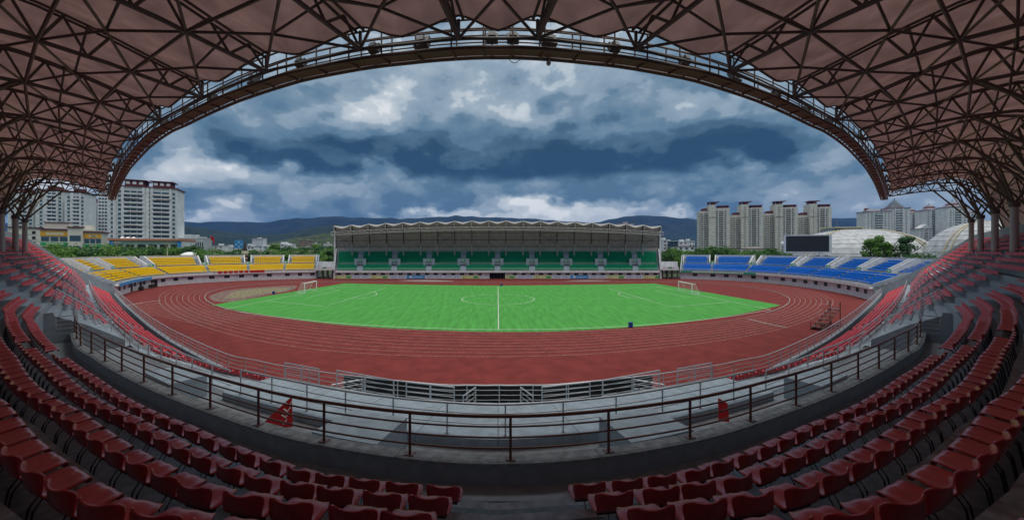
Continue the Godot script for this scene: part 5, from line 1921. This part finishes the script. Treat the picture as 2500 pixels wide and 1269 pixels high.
func make_low_buildings() -> void:
	# shops with golden and green sign boards
	var d := 205.0
	var made := faced(97, 246, d, 0.62, "shop_building", "cream shop building with golden and green sign boards and brown eaves", "")
	var t: Node3D = made[0]
	var w: float = made[1]
	var h := top_of(562, d)
	block(t, "wall", Vector3(0, h * 0.5, -7), Vector3(w, h, 14), M.cream_wall)
	var bays := [[-0.5, -0.06, h], [0.20, 0.5, h - 1.0]]
	for b in bays:
		var x0: float = b[0] * w
		var x1: float = b[1] * w
		var sg := block(t, "golden_sign", Vector3((x0 + x1) * 0.5, b[2] - 2.0, 0.2), Vector3(x1 - x0, 2.6, 0.3), M.gold_sign)
		block(t, "green_sign", Vector3((x0 + x1) * 0.5, b[2] - 7.6, 0.2), Vector3(x1 - x0, 1.7, 0.3), M.green_sign)
		var s := Shape.new()
		for i in 8:
			var cx := lerpf(x0 + 2.5, x1 - 2.0, i / 7.0)
			box_in(s, cx - 0.45, cx + 0.45, b[2] - 2.7, b[2] - 1.4, 0.36, 0.4)
			box_in(s, cx - 0.3, cx + 0.3, b[2] - 7.9, b[2] - 7.2, 0.36, 0.4)
		put_local(s, "sign_lettering", M.lamp_cream, t).set_meta("kind", "stuff")
		for row in [[b[2] - 6.2, b[2] - 3.8], [b[2] - 11.6, b[2] - 8.9], [b[2] - 16.0, b[2] - 12.6]]:
			for i in 3:
				var cx := lerpf(x0, x1, (i + 0.5) / 3.0)
				var ww := (x1 - x0) / 3.0 * 0.42
				var win := block(t, "window", Vector3(cx, (row[0] + row[1]) * 0.5, 0.02), Vector3(ww * 2, row[1] - row[0], 0.2), M.glass_blue)
		block(t, "eaves", Vector3((x0 + x1) * 0.5, b[2] + 0.35, -6.5), Vector3(x1 - x0 + 1.4, 0.6, 15), M.red_roof)
	block(t, "centre_bay", Vector3(0.07 * w, (h + 1.4) * 0.5, 0.6), Vector3(0.25 * w, h + 1.4, 1.6), M.cream_wall)
	block(t, "eaves", Vector3(0.07 * w, h + 1.7, 0.4), Vector3(0.27 * w, 0.6, 3.2), M.red_roof)
	for y in [h - 4.5, h - 10.5]:
		block(t, "window", Vector3(0.07 * w, y, 1.42), Vector3(4.2, 3.2, 0.1), M.glass_blue)
	block(t, "roof_house", Vector3(-0.3 * w, h + 2.4, -8), Vector3(0.4 * w, 3.6, 6), M.cream_wall)
	block(t, "roof_house", Vector3(0.22 * w, h + 2.0, -8), Vector3(0.12 * w, 2.8, 6), M.cream_wall)
	block(t, "eaves", Vector3(-0.3 * w, h + 4.4, -8), Vector3(0.42 * w, 0.4, 7), M.red_roof)
	# cream house beyond the columns
	made = faced(18, 96, 235, 0.7, "low_house", "cream house with brown eaves seen between the canopy columns", "")
	t = made[0]
	h = top_of(556, 235)
	w = made[1]
	block(t, "wall", Vector3(0, h * 0.5, -6), Vector3(w, h, 12), M.cream_wall)
	block(t, "roof", Vector3(0, h + 0.3, -6), Vector3(w + 1.5, 0.6, 13.5), M.red_roof)
	facade(t, -0.45 * w, 0.45 * w, 0, 3, h - 1, 3.4, "window", M.window, M.cream_wall)
	# long hall with an orange edge
	d = 185.0
	made = faced(266, 442, d, 0.35, "market_hall", "long low hall with an orange roof edge and blue end panels", "")
	t = made[0]
	w = made[1]
	h = top_of(587, d)
	block(t, "wall", Vector3(0, h * 0.5, -8), Vector3(w, h, 16), M.pale_wall)
	block(t, "roof_edge", Vector3(0, h + 0.4, -7.6), Vector3(w + 0.6, 0.9, 17.4), M.orange_trim)
	block(t, "green_band", Vector3(0.06 * w, h - 1.1, 0.1), Vector3(w * 0.84, 1.0, 0.3), mat(0.35, 0.50, 0.36, 0.7))
	for e in [-1.0, 1.0]:
		block(t, "blue_panel", Vector3(e * (w * 0.47), h * 0.5, 0.2), Vector3(w * 0.055, h, 0.5), M.blue_banner)
	for row in 2:
		for i in 6:
			var cx := lerpf(-0.38, 0.40, i / 5.0) * w
			block(t, "window", Vector3(cx, h - 3.8 - 5.6 * row, 0.05), Vector3(w * 0.115, 3.6, 0.24), M.window)
	for i in 3:
		bar(t, "satellite_dish", Vector3(-0.36 * w + i * 2.2, h + 0.8, -2), Vector3(-0.36 * w + i * 2.2, h + 1.5, -1.6), 0.7, M.white_paint, true)
	# grey hall with slit windows
	d = 270.0
	made = faced(424, 497, d, 0.45, "grey_hall", "plain grey hall with tall slit windows behind the yellow stand", "")
	t = made[0]
	w = made[1]
	h = top_of(582, d)
	block(t, "wall", Vector3(0, h * 0.5, -11), Vector3(w, h, 22), M.grey_wall)
	for i in 6:
		block(t, "window", Vector3(lerpf(0.08, 0.45, i / 5.0) * w, h * 0.55, 0.02), Vector3(0.55, h * 0.62, 0.16), M.window)
	block(t, "parapet", Vector3(0, h + 0.25, -11), Vector3(w + 0.4, 0.5, 22.4), M.pale_wall)
	t = turned(440, 320, 0.1, "office_block", "small grey office block with windows above the grey hall", "")
	h = top_of(572, 320)
	block(t, "wall", Vector3(0, h * 0.5, -5), Vector3(14, h, 10), M.pale_wall)
	facade(t, -6.5, 6.5, 0, 3, h - 0.5, 3.1, "window", M.window, M.pale_wall)
	t = turned(469, 330, 0.1, "office_block", "small grey office block with a stepped roof above the grey hall", "")
	h = top_of(577, 330)
	block(t, "wall", Vector3(0, h * 0.5, -5), Vector3(11, h, 10), M.grey_wall)
	facade(t, -5, 5, 0, 3, h - 0.5, 3.1, "window", M.window, M.pale_wall)
	block(t, "roof_house", Vector3(-2, h + 0.8, -5), Vector3(5, 1.6, 6), M.pale_wall)
	# pale tent roof
	var dome := thing("white_tent", "white domed tent roof between the hall and the yellow stand", "tent", Vector3((463 - MID_X) * 160.0 / FOCAL, 0, -160))
	var s := Shape.new()
	var rows: Array = []
	for i in 7:
		var a := PI * 0.5 * i / 6.0
		var line: Array = []
		for j in 17:
			var b := TAU * j / 16.0
			line.append(Vector3(cos(a) * cos(b) * 3.4, 8.0 + sin(a) * 1.8, cos(a) * sin(b) * 3.4))
		rows.append(line)
	s.grid(rows)
	put_local(s, "roof", M.white_paint, dome)
	for j in 8:
		var b := TAU * j / 8.0
		bar(dome, "post", Vector3(cos(b) * 3.3, 0, sin(b) * 3.3), Vector3(cos(b) * 3.3, 8.0, sin(b) * 3.3), 0.1, M.white_paint, true)

func house(px: float, py_top: float, wide: float, d: float, storeys: int, wall: Material, roof: Material, label: String, group: String, sunk := 0.0) -> void:
	var t := turned(px, d, rng.randf_range(-0.35, 0.35), "house", label, group)
	var h := top_of(py_top, d)
	var w := wide * d / FOCAL
	block(t, "wall", Vector3(0, h * 0.5, -5), Vector3(w, h, 10), wall)
	var dark := Shape.new()
	var y := h - 3.0
	for k in storeys:
		for c in maxi(2, int(w / 3.5)):
			var cx := -w * 0.5 + w * (c + 0.5) / maxi(2, int(w / 3.5))
			box_in(dark, cx - 0.8, cx + 0.8, y + 0.7, y + 2.2, -0.1, 0.06)
		y -= 3.2
	put_local(dark, "windows", M.window, t).set_meta("kind", "stuff")
	block(t, "roof", Vector3(0, h + 0.2, -5), Vector3(w + 0.8, 0.4, 10.8), roof)
	block(t, "roof_house", Vector3(rng.randf_range(-0.2, 0.2) * w, h + 1.3, -5), Vector3(w * 0.3, 2.0, 4), wall)

func make_far_houses() -> void:
	var walls := [M.white, M.pale_wall, M.tower_white, M.cream_wall, M.grey_wall]
	var roofs := [M.grey_wall, M.red_roof, M.pale_wall, M.concrete]
	for k in 30:
		var px := 712.0 + rng.randf() * 108.0
		var rise := clampf((px - 712.0) / 60.0, 0.0, 1.0)
		house(px, rng.randf_range(608 - 14 * rise, 610), rng.randf_range(9, 16), rng.randf_range(420, 640), 3, walls[k % 5], roofs[k % 4], "small pale house in the crowded quarter below the green hills", "houses below the hills")
	for q in [[505, 601, 20], [532, 600, 24], [560, 603, 26], [548, 606, 34], [603, 600, 16], [611, 602, 16], [640, 601, 18], [652, 603, 14], [668, 604, 18], [500, 606, 18]]:
		house(q[0], q[1], q[2], 380 + (int(q[0]) * 7) % 60, 2, walls[int(q[0]) % 3], roofs[int(q[0]) % 4], "low white building on the plain beyond the yellow stand", "low buildings on the plain")
	house(688, 596, 44, 400, 4, M.white, M.pale_wall, "long white office building among the far houses", "")
	house(700, 599, 18, 395, 4, M.tower_white, M.pale_wall, "white stair wing beside the long far office building", "")
	house(628, 582, 34, 900, 2, M.white, M.cream_wall, "long white building on the slope of the green hill", "")
	house(745, 586, 30, 900, 1, mat(0.5, 0.4, 0.25, 0.9, "dirt", 0.02), M.cream_wall, "sand-coloured quarry building on the slope of the hill", "")
	# right of the far grandstand
	house(1628, 586, 18, 350, 6, M.white, M.pale_wall, "white office block beside the far grandstand roof", "offices by the far stand")
	house(1646, 589, 18, 345, 6, M.glass_blue, M.pale_wall, "dark blue glass office block beside the far grandstand", "offices by the far stand")
	house(1669, 590, 24, 370, 4, M.white, M.pale_wall, "white low office block beyond the blue glass block", "offices by the far stand")
	house(1690, 588, 16, 400, 4, M.tower_white, M.pale_wall, "pale office block near the cream towers", "offices by the far stand")
	house(1527, 545, 38, 620, 8, M.white, M.red_roof, "white tower with red trim rising behind the far grandstand roof", "")
	house(1670, 602, 50, 300, 2, M.pale_wall, M.red_roof, "long low building at the foot of the cream towers", "")
	house(1830, 608, 120, 300, 1, M.cream_wall, M.red_roof, "long red-roofed low building in front of the cream towers", "")
	house(2265, 603, 60, 260, 2, M.tower_white, M.white, "low white pavilion between the two silver domes", "")

func make_right_towers() -> void:
	var d := 520.0
	var k := d / FOCAL
	var names := ["beside the far grandstand", "with a lower wing", "above the scoreboard", "beside the silver dome"]
	var spots := [[1708, 1786, 494, 500], [1786, 1868, 493, 510], [1868, 1953, 492, 506], [1953, 2036, 491, 510]]
	for i in 4:
		var q: Array = spots[i]
		var px: float = (q[0] + q[1]) * 0.5
		var made := faced(q[0], q[1], d, -0.32, "apartment_tower", "cream apartment tower with a plain shaft and dark red crown %s" % names[i], "cream apartment towers")
		var t: Node3D = made[0]
		var w: float = made[1]
		var h := top_of(q[2] + 6, d)
		var hl := top_of(q[3] + 14, d)
		var hr := top_of(q[2] + 14, d)
		block(t, "wing", Vector3(-0.35 * w, hl * 0.5, -11), Vector3(0.28 * w, hl, 18), M.cream_wall)
		block(t, "shaft", Vector3(-0.10 * w, h * 0.5, -8), Vector3(0.22 * w, h, 20), M.cream_wall)
		block(t, "wing", Vector3(0.24 * w, hr * 0.5, -11), Vector3(0.46 * w, hr, 18), M.cream_wall)
		facade(t, -0.49 * w, -0.36 * w, -2.0, 3.0, hl - 1, 3.0, "strip", M.window, M.cream_wall)
		facade(t, -0.34 * w, -0.22 * w, -2.0, 3.0, hl - 1, 3.0, "balcony", M.window, M.cream_wall)
		if i > 0:
			facade(t, -0.14 * w, -0.06 * w, 2.0, 3.0, h - 1, 3.0, "slit", M.window, M.cream_wall)
		facade(t, 0.02 * w, 0.10 * w, -2.0, 3.0, hr - 1, 3.0, "strip", M.glass_blue, M.cream_wall)
		facade(t, 0.12 * w, 0.27 * w, -2.0, 3.0, hr - 1, 3.0, "balcony", M.window, M.cream_wall)
		facade(t, 0.29 * w, 0.36 * w, -2.0, 3.0, hr - 1, 3.0, "strip", M.window, M.cream_wall)
		for f in [0.115, 0.28, 0.40]:
			block(t, "pilaster", Vector3(f * w, hr * 0.5, -1.6), Vector3(1.1, hr, 0.9), M.tower_white)
		block(t, "band", Vector3(-0.10 * w, h * 0.76, 2.1), Vector3(0.22 * w, 0.6, 0.3), M.mauve)
		block(t, "crown", Vector3(-0.02 * w, h + 2.0, -8), Vector3(0.10 * w, 4.0, 12), M.red_roof)
		block(t, "crown_cap", Vector3(-0.03 * w, h + 4.3, -8), Vector3(0.36 * w, 0.6, 14), M.mauve)
		block(t, "crown_post", Vector3(-0.17 * w, h + 2.1, -8), Vector3(1.4, 4.2, 6), M.red_roof)
		block(t, "crown", Vector3(-0.30 * w, hl + 2.0, -11), Vector3(0.16 * w, 4.0, 12), M.red_roof)
		block(t, "crown", Vector3(0.30 * w, hr + 1.6, -11), Vector3(0.30 * w, 3.2, 14), M.red_roof)
		block(t, "crown_cap", Vector3(0.28 * w, hr + 3.5, -11), Vector3(0.36 * w, 0.5, 16), M.mauve)

func make_white_towers() -> void:
	var d := 430.0
	var k := d / FOCAL
	var list := [
		[2146, 52, 514, 0, "white apartment tower with red trim next to the canopy tip, flat stepped top"],
		[2196, 44, 506, 2, "tall white apartment tower crowned by a stepped pyramid"],
		[2234, 34, 512, 1, "white apartment tower with a mauve shaft beside the stepped pyramid"],
		[2282, 34, 508, 1, "white apartment tower with a pointed top behind the canopy strut"],
		[2308, 24, 548, 3, "lower white tower with mauve walls and a small gable"],
		[2340, 40, 505, 1, "white apartment tower seen between the canopy columns"],
		[2378, 36, 512, 0, "white apartment tower behind the canopy columns"],
		[2262, 26, 556, 3, "low white tower with a small white gable between taller ones"],
	]
	for q in list:
		var t := turned(q[0], d + 10.0 * (int(q[0]) % 5), -0.25, "white_tower", q[4], "white apartment towers")
		var w: float = q[1] * k
		var h := top_of(q[2], d)
		block(t, "wall", Vector3(0, h * 0.5, -8), Vector3(w, h, 16), M.tower_white)
		facade(t, -0.48 * w, -0.2 * w, 0, 3, h - 1, 2.9, "window", M.frame, M.tower_white)
		facade(t, -0.16 * w, 0.16 * w, 0, 3, h - 1, 2.9, "balcony", M.glass_blue if q[3] != 3 else M.mauve, M.tower_white)
		facade(t, 0.2 * w, 0.48 * w, 0, 3, h - 1, 2.9, "window", M.frame, M.tower_white)
		block(t, "cornice", Vector3(0, h + 0.3, -8), Vector3(w + 1.4, 0.5, 17.4), M.mauve)
		for f in [-0.18, 0.18]:
			block(t, "pilaster", Vector3(f * w, h * 0.5, 0.3), Vector3(1.0, h, 0.8), M.tower_white)
		if q[3] == 2:
			for i in 5:
				block(t, "roof_tier", Vector3(0, h + 1.2 + 1.9 * i, -7), Vector3(w * (0.62 - 0.12 * i), 1.4, 10 - 1.8 * i), M.tower_white)
				block(t, "roof_eave", Vector3(0, h + 2.0 + 1.9 * i, -7), Vector3(w * (0.68 - 0.12 * i), 0.3, 11 - 1.8 * i), M.frame)
			block(t, "finial", Vector3(0, h + 11.5, -7), Vector3(0.5, 3.0, 0.5), M.red_roof)
		elif q[3] == 1:
			for i in 3:
				block(t, "roof_tier", Vector3(0, h + 1.4 + 2.2 * i, -7), Vector3(w * (0.6 - 0.17 * i), 2.2, 9 - 2.2 * i), M.tower_white if i != 1 else M.mauve)
			block(t, "finial", Vector3(0, h + 8.0, -7), Vector3(0.4, 3.0, 0.4), M.red_roof)
		elif q[3] == 0:
			block(t, "roof_house", Vector3(-0.1 * w, h + 1.8, -7), Vector3(w * 0.5, 3.2, 8), M.tower_white)
			block(t, "roof_house", Vector3(-0.3 * w, h + 3.6, -7), Vector3(w * 0.12, 2.6, 3), M.red_roof)
		else:
			var s := Shape.new()
			s.prism(PackedVector2Array([Vector2(-0.5 * w, 0), Vector2(0.5 * w, 0), Vector2(0, 5.0)]), func(x, y, z): return Vector3(x, h + 0.5 + y, z), -8.0, 0.6)
			put_local(s, "gable", M.tower_white, t)

func silver_dome(px: float, py_top: float, d: float, half_px: float, label: String, turn: float) -> void:
	var t := thing("silver_dome", label, "dome", Vector3((px - MID_X) * d / FOCAL, 0, -d), "silver domes", turn)
	var a := half_px * d / FOCAL
	var h := top_of(py_top, d)
	var nl := 32
	var nv := 12
	var pt := func(i, j):
		var v: float = PI * 0.5 * i / nv
		var u: float = TAU * j / nl
		return Vector3(a * pow(cos(v), 0.8) * cos(u), h * pow(sin(v), 0.85), a * 0.85 * pow(cos(v), 0.8) * sin(u))
	# courses of curved panels, each lapping the one below
	for i in nv:
		var s := Shape.new()
		for j in nl:
			var p0: Vector3 = pt.call(i, j)
			var p1: Vector3 = pt.call(i, j + 1)
			var q0: Vector3 = pt.call(i + 1, j)
			var q1: Vector3 = pt.call(i + 1, j + 1)
			var o0 := Vector3(p0.x, 0, p0.z).normalized() * 0.14
			var o1 := Vector3(p1.x, 0, p1.z).normalized() * 0.14
			s.quad(p0 + o0, p1 + o1, q1, q0)
			s.quad(p0, p1, p1 + o1, p0 + o0)
		put_local(s, "roof_course", M.dome, t)
	for j in range(0, nl, 8):
		for e in [-1.0, 1.0]:
			var path := PackedVector3Array()
			for i in nv + 1:
				var v := PI * 0.5 * i / nv
				var u: float = TAU * j / nl + float(e) * 0.05
				path.push_back(Vector3(a * 1.01 * pow(cos(v), 0.8) * cos(u), h * pow(sin(v), 0.85) + 0.1, a * 0.86 * pow(cos(v), 0.8) * sin(u)))
			var s := Shape.new()
			s.tube(path, 0.26, 6)
			put_local(s, "rib", M.dome_rib, t)
	block(t, "doorway", Vector3(a * 0.5, 1.6, a * 0.75), Vector3(4, 3.2, 2), M.red_roof)

func make_scoreboard() -> void:
	var d := 122.0
	var k := d / FOCAL
	var p := Vector3((1973 - MID_X) * k, 0, -d)
	var t := thing("scoreboard", "large dark video scoreboard in a grey frame on two white posts", "scoreboard", p, "", -0.42)
	var y0 := top_of(617, d)
	var y1 := top_of(573, d)
	var w := 92.0 * k
	block(t, "frame", Vector3(0, (y0 + y1) * 0.5, -0.5), Vector3(w, y1 - y0, 1.0), M.white_board)
	block(t, "screen", Vector3(-0.15, (y0 + y1) * 0.5 + 0.05, 0.03), Vector3(w - 1.1, y1 - y0 - 0.8, 0.08), M.screen)
	for e in [-0.28, 0.28]:
		bar(t, "post", Vector3(e * w, 0, -0.5), Vector3(e * w, y0, -0.5), 0.42, M.white_paint, true)
		for f in [-1.1, 1.1]:
			var b := put_mesh(unit_box, "spotlight", M.lamp, t)
			b.transform = Transform3D(Basis.from_scale(Vector3(0.8, 0.8, 0.7)), Vector3(e * w + f, 8.6, 0.6))
	block(t, "walkway", Vector3(0, 8.1, 0.2), Vector3(w * 0.9, 0.2, 1.8), M.frame)

func make_small_city_things() -> void:
	# cream Y-shaped lamps behind the end stands
	for q in [[104, 600, 118], [283, 591, 120], [407, 594, 132], [521, 609, 150], [634, 612, 158], [660, 612, 158], [722, 614, 165], [758, 612, 160]]:
		var d: float = q[2]
		var p := Vector3((q[0] - MID_X) * d / FOCAL, 0, -d)
		var h := top_of(q[1], d)
		var t := thing("park_lamp", "cream street lamp with a flared basket head behind the yellow stand", "street lamp", p, "flared cream lamps")
		bar(t, "post", Vector3.ZERO, Vector3(0, h - 1.4, 0), 0.12, M.lamp_cream, true)
		for k in 6:
			var a := TAU * k / 6.0
			bar(t, "arm", Vector3(0, h - 1.5, 0), Vector3(cos(a) * 1.1, h, sin(a) * 1.1), 0.07, M.lamp_cream, true)
		bar(t, "rim", Vector3(0, h - 0.12, 0), Vector3(0, h, 0), 1.15, M.lamp_cream, true)
	# totem tower with dark spire
	var d := 152.0
	var p := Vector3((597 - MID_X) * d / FOCAL, 0, -d)
	var h := top_of(591, d)
	var t := thing("totem_tower", "slim banded tower with a dark pointed roof behind the yellow stand", "tower", p)
	for k in 6:
		bar(t, "drum", Vector3(0, k * h * 0.11, 0), Vector3(0, (k + 0.62) * h * 0.11, 0), 0.75 + 0.06 * k, M.red_roof, true)
		bar(t, "ring", Vector3(0, (k + 0.62) * h * 0.11, 0), Vector3(0, (k + 1) * h * 0.11, 0), 0.68 + 0.06 * k, M.lamp_cream, true)
	bar(t, "capital", Vector3(0, h * 0.66, 0), Vector3(0, h * 0.74, 0), 1.25, M.lamp_cream, true)
	var cone := CylinderMesh.new()
	cone.top_radius = 0.0
	cone.bottom_radius = 1.0
	cone.height = h * 0.26
	cone.radial_segments = 10
	var o := put_mesh(cone, "spire", M.black, t)
	o.position = Vector3(0, h * 0.87, 0)
	# flagpoles, one with a red flag
	for q in [[513, 573, 1], [504, 577, 0]]:
		d = 156.0
		p = Vector3((q[0] - MID_X) * d / FOCAL, 0, -d)
		h = top_of(q[1], d)
		t = thing("flagpole", "tall flagpole flying a drooping red flag behind the yellow stand" if q[2] else "bare thin flagpole next to the pole with the red flag", "flagpole", p)
		bar(t, "pole", Vector3.ZERO, Vector3(0, h, 0), 0.07, M.steel, true)
		bar(t, "base", Vector3.ZERO, Vector3(0, 0.3, 0), 0.4, M.concrete, true)
		if q[2]:
			var rows: Array = []
			for i in 9:
				var line: Array = []
				for j in 9:
					var u := j / 8.0
					line.append(Vector3(0.1 + u * 1.7, h - 0.3 - i * 0.24 - u * u * 2.2, 0.18 * sin(u * 7.0 + i * 0.3)))
				rows.append(line)
			var s := Shape.new()
			s.grid(rows)
			put_local(s, "flag", M.red_sign, t)
	# blue picture hoarding on a grey mast
	d = 290.0
	p = Vector3((582 - MID_X) * d / FOCAL, 0, -d)
	t = thing("hoarding", "tall blue and white picture hoarding on a grey mast", "billboard", p)
	block(t, "panel", Vector3(0, (top_of(586, d) + top_of(606, d)) * 0.5, 0), Vector3(19 * d / FOCAL, 20 * d / FOCAL, 0.6), M.blue_banner)
	for k in 9:
		block(t, "print", Vector3((k % 3 - 1) * 1.9 + 0.3, top_of(606, d) + 1.2 + (k / 3) * 1.8, 0.33), Vector3(0.9 + 0.3 * (k % 2), 0.7, 0.05), M.white_board if k % 2 else M.blue_bin)
	bar(t, "mast", Vector3.ZERO, Vector3(0, top_of(606, d), 0), 0.6, M.grey_wall, true)
	# blue parasol-like dish on a post by the scoreboard
	d = 130.0
	p = Vector3((1911 - MID_X) * d / FOCAL, 0, -d)
	t = thing("dish_sign", "round pale blue dish on a post beside the scoreboard", "dish", p)
	bar(t, "post", Vector3.ZERO, Vector3(0, top_of(598, d), 0), 0.12, M.frame, true)
	bar(t, "dish", Vector3(0, top_of(597, d), 0), Vector3(0.4, top_of(597, d) + 0.2, 0.5), 1.0, M.white_board, true)
	# tanks and vents on the blue stand's rear wall
	d = 260.0
	t = turned(2073, d, -0.1, "yellow_roof_hall", "hall with a pale yellow flat roof edge behind the silver dome")
	var w := 66.0 * d / FOCAL
	h = top_of(556, d)
	block(t, "wall", Vector3(0, h * 0.5, -6), Vector3(w * 0.92, h, 12), M.grey_wall)
	block(t, "roof", Vector3(0, h + 0.3, -6), Vector3(w, 0.8, 14), M.lamp_cream)
	for k in 9:
		block(t, "window", Vector3(lerpf(-0.42, 0.42, k / 8.0) * w, h - 1.3, 0.05), Vector3(0.9, 1.4, 0.16), M.window)
	d = 600.0
	p = Vector3((2044 - MID_X) * d / FOCAL, 0, -d)
	t = thing("radio_mast", "thin lattice radio mast in front of the blue hills", "mast", p)
	h = top_of(531, d)
	for k in 4:
		var e := Vector3(1 if k & 1 else -1, 0, 1 if k & 2 else -1)
		bar(t, "leg", e * 2.0, Vector3(0, h, 0) + e * 0.4, 0.18, M.frame, true)
	for k in 10:
		block(t, "platform", Vector3(0, h * (k + 1) / 11.0, 0), Vector3(3.6 - 0.28 * k, 0.3, 3.6 - 0.28 * k), M.frame)

# ---------------------------------------------------------------- hills
func hills(called: String, m: Material, ridge: Array, d: float, rough: float, seed_value: int, front := 0.62) -> void:
	var noise := FastNoiseLite.new()
	noise.seed = seed_value
	noise.frequency = 1.0
	noise.fractal_octaves = 5
	noise.fractal_type = FastNoiseLite.FRACTAL_FBM
	var xs: Array = []
	var ys: Array = []
	for q in ridge:
		xs.append(float(q[0]))
		ys.append(float(q[1]))
	var rows: Array = []
	var cols := 220
	var n := 26
	for i in n + 1:
		var t := i / float(n)
		var line: Array = []
		for j in cols + 1:
			var px := lerpf(xs[0], xs[xs.size() - 1], float(j) / cols)
			var crest := 18.0 / 26.0
			var depth := lerpf(d * front, d, t / crest) if t <= crest else lerpf(d, d * 1.25, (t - crest) / (1.0 - crest))
			var top := (MID_Y - (lookup(xs, ys, px) + lookup(xs, ys, px - 16.0) + lookup(xs, ys, px + 16.0) + lookup(xs, ys, px - 34.0) * 0.5 + lookup(xs, ys, px + 34.0) * 0.5) * 0.25) * d / FOCAL + EYE
			top *= 1.0 + 0.05 * noise.get_noise_2d(px * 0.03, 4.0)
			var up := t / crest if t < crest else 1.0 - (t - crest) / (1.0 - crest)
			var f := pow(clampf(up, 0.0, 1.0), 1.25)
			var x := (px - MID_X) * depth / FOCAL
			var bump := noise.get_noise_2d(x / d * 9.0, depth / d * 9.0) * rough * top * (1.0 - pow(f, 3.0)) * f * 2.4
			line.append(Vector3(x, maxf(top * f + bump, -2.0), -depth))
		rows.append(line)
	var s := Shape.new()
	s.grid(rows)
	structure(s, called, m)

func make_hills() -> void:
	hills("mountains", M.forest, [[-900, 540], [-300, 535], [0, 545], [425, 541], [450, 540], [500, 544], [560, 539], [620, 545], [660, 541], [720, 530], [760, 534], [825, 523], [850, 538], [885, 527], [930, 533], [1000, 534], [1060, 531], [1115, 526], [1180, 530], [1270, 532], [1330, 537], [1400, 541], [1450, 546], [1500, 533], [1545, 526], [1600, 527], [1640, 531], [1700, 536], [1800, 542], [1950, 545], [2040, 532], [2090, 531], [2125, 534], [2300, 540], [2500, 545], [2900, 535], [3400, 540]], 4200, 0.2, 4)
	hills("hills", M.forest, [[-400, 575], [100, 570], [425, 552], [470, 550], [520, 562], [600, 572], [660, 575], [720, 566], [780, 552], [820, 546], [880, 560], [960, 585], [1060, 600]], 1700, 0.3, 8)
	hills("hill_slope", M.grass_slope, [[560, 606], [640, 594], [700, 585], [760, 574], [815, 566], [870, 576], [940, 604]], 1050, 0.35, 15, 0.8)

func make_city() -> void:
	make_tree_shapes()
	make_left_towers()
	make_low_buildings()
	make_far_houses()
	make_right_towers()
	make_white_towers()
	silver_dome(2090, 561, 185, 165, "large silver ribbed dome behind the blue stand", 0.3)
	silver_dome(2420, 540, 150, 130, "second silver ribbed dome partly hidden by the canopy columns", 0.1)
	make_scoreboard()
	make_small_city_things()
	make_trees()
	make_hills()


func _ready() -> void:
	rng.seed = 20240607
	make_materials()
	make_camera_and_light()
	make_plan()
	make_field()
	make_grandstand()
	make_canopy()
	make_railings()
	make_end_stands()
	make_far_stand()
	make_field_things()
	make_city()
